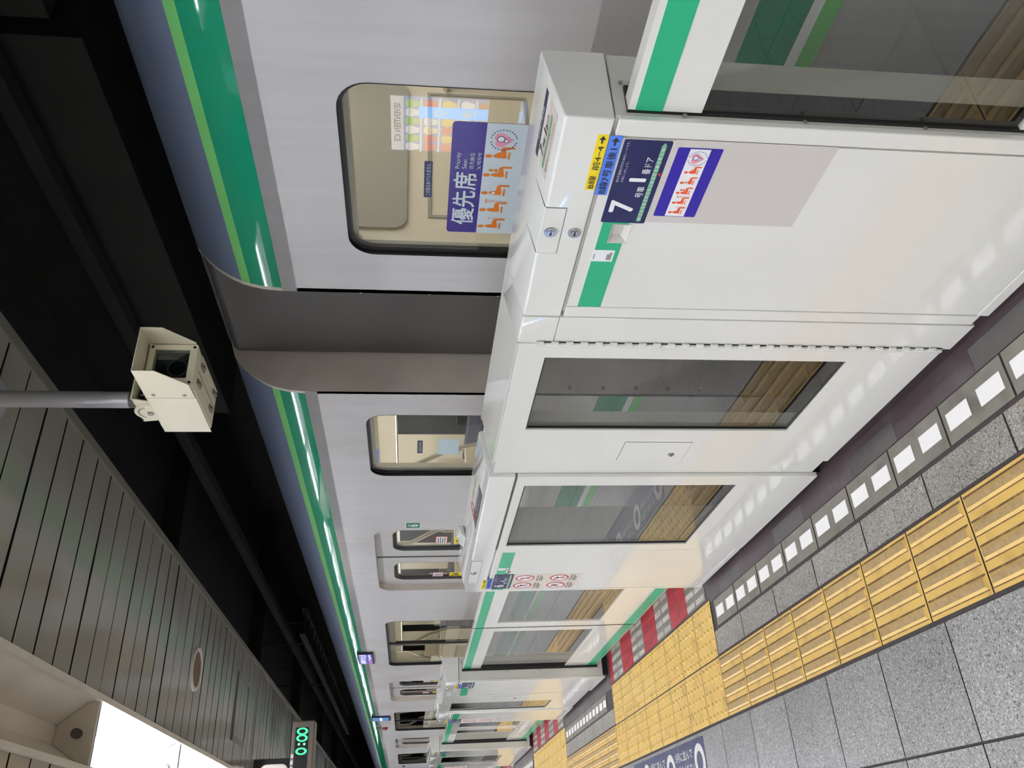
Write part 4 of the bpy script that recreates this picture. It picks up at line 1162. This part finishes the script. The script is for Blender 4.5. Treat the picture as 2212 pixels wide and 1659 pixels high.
    # doors
    for a, b in doors:
        c = 0.5 * (a + b); xd = XT + 0.045
        for y2, y3, g0, g1 in ((a - 0.03, c - 0.007, c - 0.512, c - 0.125), (c + 0.007, b + 0.03, c + 0.125, c + 0.512)):
            mb = MB(); zz = (0.02, 1.80)
            g = rr(g0, g1, 0.78, 1.665, 0.085, 6)
            mb.holes([(y2, zz[0]), (y3, zz[0]), (y3, zz[1]), (y2, zz[1])], [g], lambda p, q: (xd, p, q))
            mb.holes([(y2, zz[0]), (y3, zz[0]), (y3, zz[1]), (y2, zz[1])], [g], lambda p, q: (xd + 0.03, p, q))
            o_ = [(xd, y2, zz[0]), (xd, y3, zz[0]), (xd, y3, zz[1]), (xd, y2, zz[1])]
            mb.band(o_, [(xd + 0.03, q[1], q[2]) for q in o_])
            d = obj('door', mb, M['steel_plain'], t)
            mb = MB(); gi = rr(g0 + 0.024, g1 - 0.024, 0.804, 1.641, 0.062, 6)
            A = [(xd - 0.001, q[0], q[1]) for q in g]; B = [(xd + 0.012, q[0], q[1]) for q in gi]; C_ = [(xd + 0.03, q[0], q[1]) for q in gi]
            mb.band(A, B); mb.band(B, C_); obj('door_gasket', mb, M['black'], d)
            mb = MB(); gg = rr(g0 + 0.02, g1 - 0.02, 0.80, 1.645, 0.065, 6)
            mb.extr([(xd + 0.014, q[0], q[1]) for q in gg], (0.004, 0, 0)); gl = obj('door_glass', mb, M['car_glass'], d)
            if a < 9:
                yl = g0 + 0.275
                F = front_face(xd + 0.0135, yl + 0.13 if g0 > c else yl + 0.02, 1.315); mb = MB(); F.plate(mb, 0.135, 0.078, 0.0008, 0, 0.003); F.rect(mb, 0.005, 0.005, 0.13, 0.073, 1, 0.0010)
                for i in range(4): F.rect(mb, 0.014, 0.014 + 0.014 * i, 0.12 - 0.012 * (i % 2), 0.020 + 0.014 * i, 2, 0.0014)
                obj('notice_sticker', mb, [M['sred'], M['sign_white'], M['bellows']], gl)
                F = front_face(xd + 0.0135, yl + 0.13 if g0 > c else yl + 0.02, 1.185); mb = MB(); F.plate(mb, 0.125, 0.086, 0.0008, 0, 0.002); F.disc(mb, 0.05, 0.045, 0.030, 1, 0.0012); F.disc(mb, 0.05, 0.045, 0.022, 0, 0.0014)
                F.poly(mb, [(0.028, 0.062), (0.034, 0.068), (0.074, 0.030), (0.068, 0.024)], 1, 0.0016); F.poly(mb, [(0.085, 0.02), (0.11, 0.02), (0.105, 0.06), (0.09, 0.065)], 1, 0.0012)
                obj('caution_sticker', mb, [M['sign_yellow'], M['ink']], gl)
        mb = MB(); mb.box(xd - 0.002, xd + 0.02, c - 0.010, c + 0.010, 0.02, 1.80); obj('door_seal', mb, M['black'], t)
    # side windows
    for a, b, z0, z1, k in wins:
        mb = MB(); h = rr(a, b, z0, z1, 0.085, 7); hi = rr(a + 0.014, b - 0.014, z0 + 0.014, z1 - 0.014, 0.072, 7)
        mb.band([(XT - 0.0015, q[0], q[1]) for q in h], [(XT + 0.013, q[0], q[1]) for q in h]); mb.band([(XT + 0.013, q[0], q[1]) for q in h], [(XT + 0.013, q[0], q[1]) for q in hi]); mb.band([(XT + 0.013, q[0], q[1]) for q in hi], [(XT + 0.034, q[0], q[1]) for q in hi])
        w = obj('window_frame', mb, M['black'], t)
        cuts = [a + 0.014, b - 0.014] if k == 1 else [a + 0.014, 0.5 * (a + b) - 0.018, 0.5 * (a + b) + 0.018, b - 0.014]
        for i in range(0, len(cuts), 2):
            mb = MB(); gg = rr(cuts[i], cuts[i + 1], z0 + 0.014, z1 - 0.014, 0.072, 6, (k == 1 or i > 0,) * 2 + (k == 1 or i == 0,) * 2)
            mb.extr([(XT + 0.015, q[0], q[1]) for q in gg], (0.005, 0, 0)); obj('window_glass', mb, M['car_glass'], w)
        if k == 2: mb = MB(); mb.box(XT + 0.010, XT + 0.04, cuts[1], cuts[2], z0 + 0.01, z1 - 0.01); obj('mullion', mb, M['black'], w)
        if k == 2:
            mb = MB(); mb.ring(XT + 0.024, XT + 0.04, (a + 0.016, b - 0.016, z0 + 0.02, z1 - 0.016), (a + 0.05, b - 0.10, z0 + 0.05, z1 - 0.075)); obj('inner_sash', mb, M['cream'], w)
        else:
            mb = MB(); mb.ring(XT + 0.036, XT + 0.06, (a, b, z0, z1), (a + 0.016, b - 0.03, z0 + 0.03, z1 - 0.03)); obj('inner_sash', mb, M['cream'], w)
    return t

DW = 1.262
def dd(c): return (c - DW / 2, c + DW / 2)
c7 = train('silver train car with green roof stripes and violet priority seat window sticker', -5.6, 0.462, [dd(-2.06)], [(-0.442, 0.247, 0.86, 1.757, 1), (-5.3, -3.6, 0.86, 1.757, 2)], [(0.462, 1)], loc=(2.3, -2.5, -1.0))
XG = XT + 0.0145       # outer face of the side glass
def re(y, z):          # from the body-side plane to the glass plane along the same sight line
    k = (XG + 0.82374) / (XT + 0.82374)
    return -1.88906 + (y + 1.88906) * k, 1.54647 + (z - 1.54647) * k
wf = [o for o in c7.children if o.name.startswith('window_frame')][0]
yl, z1 = re(0.123, 1.446); yr, zm = re(-0.330, 1.351); z0 = 1.195
W, H = yl - yr, z1 - z0
F = front_face(XG, yl, z0)
mb = MB(); F.plate(mb, W, H, 0.0008, 0, 0.012); s = obj('priority_seat_sticker', mb, M['sign_violet'], wf)
F = front_face(XG - 0.0005, yl, z0)
mb = MB(); F.rect(mb, 0.0, 0.004, W, zm - z0, 0, 0.0006); obj('pale_field', mb, M['sign_pale'], s)
vz = zm - z0; vh = H - vz
mb = MB()
F.text(mb, '優先席', 0.085 * W, vz + 0.14 * vh, 0.585 * W, vz + 0.88 * vh, 0, 0.018, 0.0012)
F.text(mb, 'Priority', 0.615 * W, vz + 0.66 * vh, 0.755 * W, vz + 0.845 * vh, 0, 0.008, 0.0012)
F.text(mb, 'Seat', 0.615 * W, vz + 0.50 * vh, 0.70 * W, vz + 0.64 * vh, 0, 0.008, 0.0012)
F.text(mb, '优先座位', 0.615 * W, vz + 0.28 * vh, 0.755 * W, vz + 0.42 * vh, 0, 0.004, 0.0012)
F.text(mb, '노약자석', 0.615 * W, vz + 0.06 * vh, 0.755 * W, vz + 0.20 * vh, 0, 0.004, 0.0012)
obj('lettering', mb, M['sign_pale'], s)
mb = MB()
for i, ex in enumerate(('cane', 'crutch', 'heart', 'child', 'belly')):
    F2 = front_face(XG - 0.0014, yl, z0)
    sitter(F2, mb, (0.045 + 0.165 * i) * W, 0.066, 0.115 * W, 0.086, 0, ex, 1)
obj('seated_pictogram', mb, [M['orange'], M['sign_white']], s)
F2 = front_face(XG - 0.0014, yl, z0)
mb = MB(); mother_badge(F2, mb, 0.87 * W, 0.103, 0.038, 0, 1, 2); obj('badge', mb, [M['pink'], M['sign_violet'], M['sign_white']], s)
y_l, z_1 = re(-0.030, 1.5205); y_r, z_0 = re(-0.1775, 1.4965)
F = front_face(XG, y_l, z_0); w_, h_ = y_l - y_r, z_1 - z_0
mb = MB(); F.plate(mb, w_, h_, 0.0008, 0, 0.003); s = obj('window_notice', mb, M['sign_navy'], wf)
mb = MB(); F.text(mb, 'この窓はあけられません', 0.05 * w_, 0.2 * h_, 0.95 * w_, 0.8 * h_, 0, 0.006, 0.0012); obj('lettering', mb, M['sign_pale'], s)
mb = MB(); mb.tube([(1.86, 0.22, 0.9), (1.86, 0.22, 1.36), (1.862, 0.235, 1.405), (1.87, 0.27, 1.425), (1.89, 0.375, 1.425)], 0.014, 10); obj('end_grab_rail', mb, M['rail_steel'], c7, smooth=True)
# fasteners on the car end
mb = MB()
for z in (1.735, 1.49, 1.24): mb.cyl((0.955, 0.455, z), (0.955, 0.500, z), 0.010, 10)
obj('end_bolt', mb, M['chrome'], c7, smooth=True)

c6 = train('silver train car numbered 6 with closed doors beyond the dark gangway', 1.163, 20.9, [dd(3.475), dd(8.21), dd(12.95), dd(17.7)],
           [(1.372, 2.037, 0.86, 1.757, 1), (5.0, 6.745, 0.86, 1.757, 2), (9.70, 11.44, 0.86, 1.757, 2), (14.44, 16.18, 0.86, 1.757, 2), (19.1, 19.9, 0.86, 1.757, 1)], [(1.163, -1)], loc=(2.3, 11, -1.0))
wf = [o for o in c6.children if o.name.startswith('window_frame')][0]
F = front_face(XG, 1.797, 1.497)
mb = MB(); F.plate(mb, 0.14, 0.026, 0.0008, 0, 0.003); s = obj('window_notice', mb, M['sign_navy'], wf)
mb = MB(); F.text(mb, 'この窓はあけられません', 0.008, 0.006, 0.132, 0.020, 0, 0.006, 0.0012); obj('lettering', mb, M['sign_pale'], s)
F = front_face(XG, 1.812, 1.320)
mb = MB(); F.plate(mb, 0.170, 0.103, 0.0008, 0, 0.003); obj('pale_sticker', mb, mat('pale_blue_film', rgb(196, 214, 222), 0.4), wf)
F = front_face(XT - 0.0002, 2.808, 1.492)
mb = MB(); F.plate(mb, 0.096, 0.093, 0.0012, 1, 0.006); F.rect(mb, 0.005, 0.005, 0.091, 0.088, 0, 0.0014); F.text(mb, '6', 0.028, 0.016, 0.066, 0.078, 1, 0.03, 0.0020)
obj('car_number_plate', mb, [M['carnum'], M['sign_white']], c6)
# destination display, route display and side lamp
F = front_face(XT, 6.53, 1.895)
mb = MB(); pts = rr(0, 0.445, 0, 0.150, 0.01, 3); mb.extr([F.p(q[0], q[1], -0.001) for q in pts], (-0.022, 0, 0)); d = obj('destination_display', mb, M['sign_dark'], c6)
mb = MB(); F.rect(mb, 0.015, 0.012, 0.430, 0.138, 0, 0.0225); d2 = obj('screen', mb, M['disp_violet'], d)
mb = MB()
F.rect(mb, 0.02, 0.018, 0.16, 0.130, 2, 0.0228) if False else None
F.text(mb, '各駅停車', 0.03, 0.075, 0.20, 0.130, 0, 0.01, 0.0230); F.text(mb, '代々木上原', 0.215, 0.065, 0.42, 0.132, 0, 0.01, 0.0230); F.text(mb, 'Local', 0.03, 0.022, 0.15, 0.060, 1, 0.01, 0.0230); F.text(mb, 'Yoyogi-uehara', 0.18, 0.018, 0.42, 0.055, 0, 0.01, 0.0230)
obj('screen_text', mb, [M['disp_white'], M['disp_red']], d2)
F = front_face(XT, 10.27, 1.808)
mb = MB(); pts = rr(0, 0.33, 0, 0.250, 0.01, 3); mb.extr([F.p(q[0], q[1], -0.001) for q in pts], (-0.022, 0, 0)); d = obj('route_display', mb, M['sign_navy'], c6)
mb = MB(); F.rect(mb, 0.02, 0.02, 0.31, 0.235, 0, 0.0225); F.rect(mb, 0.05, 0.11, 0.28, 0.14, 1, 0.0228); obj('screen', mb, [M['disp_blue'], M['disp_white']], d)
mb = MB()
mb.cyl((XT, 11.03, 1.90), (XT - 0.035, 11.03, 1.90), 0.045, 16, 0, 0.03); mb.box(XT - 0.02, XT, 10.98, 11.06, 1.955, 2.03, 1)
obj('side_lamp', mb, [M['lamp_red'], M['trim']], c6, smooth=True)
mb = MB(); mb.box(XT - 0.006, XT, 16.45, 16.75, 1.63, 1.69); obj('side_vent', mb, M['bellows'], c6)
mb = MB()
for i in range(7): mb.cyl((0.945, 1.163, 1.16 - 0.148 * i), (0.945, 1.150, 1.16 - 0.148 * i), 0.008, 10)
obj('end_bolt', mb, M['chrome'], c6, smooth=True)
# gangway
t = thing('gangway_bellows', 'dark grey gangway cover between the two silver train cars', 'gangway', (2.3, 0.81, -0.5))
mb = MB(); mb.box(1.10, 3.5, 0.470, 1.155, -0.6, 2.305); g = obj('cover', mb, M['bellows'], t, bevel=0.03, seg=3)
t2 = obj('top_flap', MB().box(1.16, 3.4, 0.48, 1.145, 2.306, 2.33), M['black'], t)
mb = MB()
for z in (1.0, 0.6): mb.box(1.075, 1.105, 0.50, 0.545, z, z + 0.06)
obj('latch', mb, M['screw'], t)

# ------------------------------------------------------------------ CCTV housing hanging from the ceiling
t = thing('security_camera', 'cream security camera housing hanging on a grey pole from the ceiling', 'security camera', (0.455, 0.36, 2.80))
K = 1.0
bx0, bx1, bz0, bz1, by0, by1 = 0.388, 0.522, 2.172, 2.306, 0.20, 0.475
mb = MB(); mb.cyl((0.448, 0.40, 2.405), (0.448, 0.40, 2.80), 0.0255, 24); mb.cyl((0.448, 0.40, 2.785), (0.448, 0.40, 2.80), 0.06, 24); obj('pole', mb, M['pole'], t, smooth=True)
mb = MB(); mb.cyl((0.448, 0.40, 2.372), (0.448, 0.40, 2.408), 0.0245, 24); obj('pole_collar', mb, M['bellows'], t, smooth=True)
mb = MB()
mb.box(bx0, bx1, by0 + 0.025, by1, bz0, bz1, 0)
obj('housing', mb, M['cctv'], t, bevel=0.005)
mb = MB(); mb.ring(by0, by0 + 0.026, (bx0, bx1, bz0, bz1), (bx0 + 0.022, bx1 - 0.016, bz0 + 0.020, bz1 - 0.016)); mb.v = [(q[1], q[0], q[2]) for q in mb.v]
fr = obj('front_frame', mb, M['cctv'], t, bevel=0.002)
mb = MB()
for cx, cz in ((bx0 + 0.008, bz0 + 0.009), (bx1 - 0.008, bz0 + 0.009), (bx1 - 0.008, bz1 - 0.008), (bx0 + 0.008, bz1 - 0.008)): mb.cyl((cx, by0 - 0.0008, cz), (cx, by0 + 0.002, cz), 0.0042, 12)
obj('corner_screw', mb, M['lens'], fr)
mb = MB(); mb.box(bx0 + 0.02, bx1 - 0.014, by0 + 0.02, by0 + 0.0245, bz0 + 0.018, bz1 - 0.014); obj('back_plate', mb, M['lens'], fr)
mb = MB(); mb.box(bx0 + 0.022, bx1 - 0.016, by0 + 0.004, by0 + 0.0055, bz0 + 0.020, bz1 - 0.016); obj('front_glass', mb, M['cctv_glass'], fr)
mb = MB(); lx, lz = 0.447, 2.222; mb.cyl((lx, by0 + 0.0205, lz), (lx, by0 + 0.008, lz), 0.029, 28); mb.cyl((lx, by0 + 0.008, lz), (lx, by0 + 0.0075, lz), 0.024, 24, 1)
ln = obj('lens', mb, [M['bellows'], M['lens']], fr, smooth=True)
# sun shield: top sheet with cut side cheeks
v0, v1, th = 0.118, 0.268, 0.0025
mb = MB()
sx0, sx1, st = bx0 - 0.006, bx1 + 0.006, bz1 + 0.006
mb.box(sx0, sx1, v0, v1, st, st + th)
for xx in (sx0, sx1 - th):
    mb.extr([(xx, v0, st + 0.001), (xx, v0, st - 0.058), (xx, v0 + 0.075, bz0 + 0.006), (xx, v1, bz0 + 0.004), (xx, v1, st + 0.001)], (th, 0, 0))
obj('sun_shield', mb, M['cctv'], t, bevel=0.001)
mb = MB()
for z in (bz1 - 0.018, bz0 + 0.03): mb.cyl((sx0 - 0.003, v1 - 0.02, z), (sx0, v1 - 0.02, z), 0.0055, 12)
obj('shield_screw', mb, M['chrome'], t, smooth=True)
mb = MB(); mb.box(sx0, sx1, v1 + 0.003, by1 + 0.01, st, st + th); mb.box(sx0, sx0 + th, v1 + 0.003, by1 + 0.01, bz0 + 0.002, st); mb.box(sx1 - th, sx1, v1 + 0.003, by1 + 0.01, bz0 + 0.002, st); obj('shell', mb, M['cctv'], t, bevel=0.001)
mb = MB(); mb.extr([(bx0, by1, bz0 + 0.01), (bx1, by1, bz0 + 0.01), (bx1 - 0.012, by1 + 0.02, bz0 + 0.02), (bx0 + 0.012, by1 + 0.02, bz0 + 0.02)], (0, 0, 0.10)); obj('rear_cap', mb, M['cctv'], t)
for yy, xx in ((0.26, 0.425), (0.275, 0.49), (0.42, 0.43), (0.435, 0.492)):
    mb = MB(); mb.box(xx - 0.008, xx + 0.008, yy - 0.018, yy + 0.018, bz0 - 0.005, bz0 + 0.001); mb.box(xx - 0.005, xx + 0.005, yy - 0.008, yy + 0.012, bz0 - 0.009, bz0 - 0.004); obj('latch', mb, M['screw'], t, bevel=0.001)
mb = MB(); mb.box(0.456, 0.4575, 0.24, by1, bz0 - 0.0006, bz0 + 0.001); obj('seam', mb, M['gap'], t)
# tilting bracket
mb = MB(); zb = st + th
mb.box(0.412, 0.492, 0.330, 0.475, 2.376, 2.381); mb.extr([(0.412, 0.330, 2.381), (0.412, 0.475, 2.381), (0.412, 0.465, 2.330), (0.412, 0.350, 2.322)], (0.004, 0, 0)); mb.extr([(0.488, 0.330, 2.381), (0.488, 0.475, 2.381), (0.488, 0.465, 2.330), (0.488, 0.350, 2.322)], (0.004, 0, 0))
br = obj('bracket', mb, M['cctv'], t, bevel=0.001)
mb = MB()
for xx in (0.405, 0.493): mb.cyl((xx, 0.405, 2.340), (xx + 0.006, 0.405, 2.340), 0.046, 32)
mb.box(0.40, 0.51, 0.35, 0.45, zb, zb + 0.006)
obj('tilt_plate', mb, M['cctv'], br, smooth=True)
mb = MB(); mb.cyl((0.400, 0.405, 2.340), (0.406, 0.405, 2.340), 0.009, 14)
for a in range(200, 330, 12):
    r_ = math.radians(a); mb.box(0.4042, 0.4056, 0.405 + 0.034 * math.cos(r_) - 0.004, 0.405 + 0.034 * math.cos(r_) + 0.004, 2.340 - 0.034 * math.sin(r_) - 0.002, 2.340 - 0.034 * math.sin(r_) + 0.002)
obj('bracket_bolt', mb, M['screw'], br, smooth=True)
mb = MB(); mb.cyl((0.455, 0.38, 2.315), (0.455, 0.38, 2.366), 0.022, 20); obj('swivel', mb, M['lens'], br, smooth=True)
mb = MB()
for yy in (0.295, 0.47): mb.cyl((0.400, yy, zb), (0.400, yy, zb + 0.010), 0.006, 10); mb.cyl((0.414, yy, zb), (0.414, yy, zb + 0.006), 0.007, 6)
obj('mount_bolt', mb, M['chrome'], br, smooth=True)

# ------------------------------------------------------------------ hanging LED sign and dark lit box
t = thing('led_clock_sign', 'grey hanging sign box with green LED digits 0:00', 'LED sign', (-0.25, 4.40, 2.8))
mb = MB(); mb.box(-0.70, 0.078, 4.30, 4.42, 2.196, 2.350); cs = obj('case', mb, M['sign_box'], t, bevel=0.012, seg=2)
mb = MB(); mb.box(-0.66, 0.033, 4.2975, 4.3005, 2.236, 2.326); obj('display_face', mb, M['sign_dark'], cs)
F = Face((-0.66, 4.2970, 2.236), (1, 0, 0), (0, 0, 1), (0, -1, 0))
mb = MB()
def zero(cx):
    F.annulus(mb, cx + 0.66, 0.044, 0.0235, 0.0375, 0, 0.0006, 24, 0.60)
for cx in (0.008, -0.036, -0.119): zero(cx)
F.disc(mb, -0.074 + 0.66, 0.026, 0.007, 1, 0.0006); F.disc(mb, -0.074 + 0.66, 0.062, 0.007, 1, 0.0006)
obj('digits', mb, [M['led'], M['led_dot']], cs)
mb = MB()
for cx in (-0.147, -0.187, -0.227): mb.box(cx - 0.012, cx + 0.012, 4.296, 4.2985, 2.330, 2.346)
obj('white_caption', mb, M['sign_white'], cs)
mb = MB()
for cx in (-0.45, -0.65): mb.cyl((cx, 4.36, 2.345), (cx, 4.36, 2.80), 0.012, 10)
obj('hanger', mb, M['sign_box'], t, smooth=True)
t = thing('platform_monitor_box', 'dark hanging box with a pale rounded panel above the green LED sign', 'sign box', (-0.55, 5.6, 2.8))
mb = MB(); mb.box(-0.95, -0.028, 5.50, 5.62, 2.50, 2.798); cs = obj('case', mb, M['sign_dark'], t, bevel=0.004)
mb = MB(); pts = rr(-0.90, -0.068, 2.515, 2.735, 0.05, 6); mb.extr([(q[0], 5.485, q[1]) for q in pts], (0, 0.02, 0)); obj('pale_panel', mb, M['sign_beige'], t, bevel=0.006)

# ------------------------------------------------------------------ lit vending machine on the island side, seen mirrored in the car window
t = thing('vending_machine', 'lit ice cream vending machine mirrored in the priority seat window', 'vending machine', (-3.70, 3.62, 0))
mb = MB(); mb.box(-4.05, -3.40, 3.27, 3.98, 0.03, 1.80); obj('cabinet', mb, M['v_body'], t, bevel=0.01)
Fv = Face((-3.397, 3.29, 0.50), (0, 1, 0), (0, 0, 1), (1, 0, 0))
mb = MB(); Fv.rect(mb, 0.0, 0.0, 0.66, 1.28, 0, 0.001); w = obj('lit_window', mb, M['v_back'], t)
mb = MB(); Fv.rect(mb, 0, 1.16, 0.66, 1.28, 0, 0.003); hd = obj('header', mb, M['v_white'], t)
mb = MB(); Fv.text(mb, 'SEVENTEEN ICE', 0.08, 1.19, 0.55, 1.25, 0, 0.012, 0.005); obj('header_text', mb, M['v_red'], hd)
mb = MB(); Fv.rect(mb, 0.10, 0.04, 0.235, 1.02, 0, 0.016); ad = obj('blue_advert', mb, M['v_cyan'], t)
mb = MB()
for ch, z in (('ク', 0.76), ('き', 0.48), ('て', 0.24)): Fv.text(mb, ch, 0.12, z, 0.215, z + 0.13, 0, 0.02, 0.018)
obj('advert_text', mb, M['v_white'], ad)
mb = MB()
for k in range(5): Fv.rect(mb, 0.0, 0.30 + 0.172 * k, 0.66, 0.318 + 0.172 * k, 0, 0.014)
obj('shelf', mb, M['v_white'], t)
for k in range(5):
    for j in range(6):
        mb = MB(); a, b = 0.055 + 0.105 * j, 0.325 + 0.172 * k
        pts = [(a, b), (a + 0.045, b), (a + 0.075, b + 0.09), (a + 0.05, b + 0.13), (a - 0.005, b + 0.13), (a - 0.03, b + 0.09)]
        mb.extr([Fv.p(q[0], q[1], 0.003) for q in pts], Fv.n * 0.008)
        pk = obj('product', mb, VP[(k * 5 + j * 3 + (k * j) % 4) % len(VP)], t)
mb = MB(); Fv.rect(mb, 0.35, 0.02, 0.62, 0.24, 0, 0.004); obj('pay_panel', mb, M['sign_dark'], t)
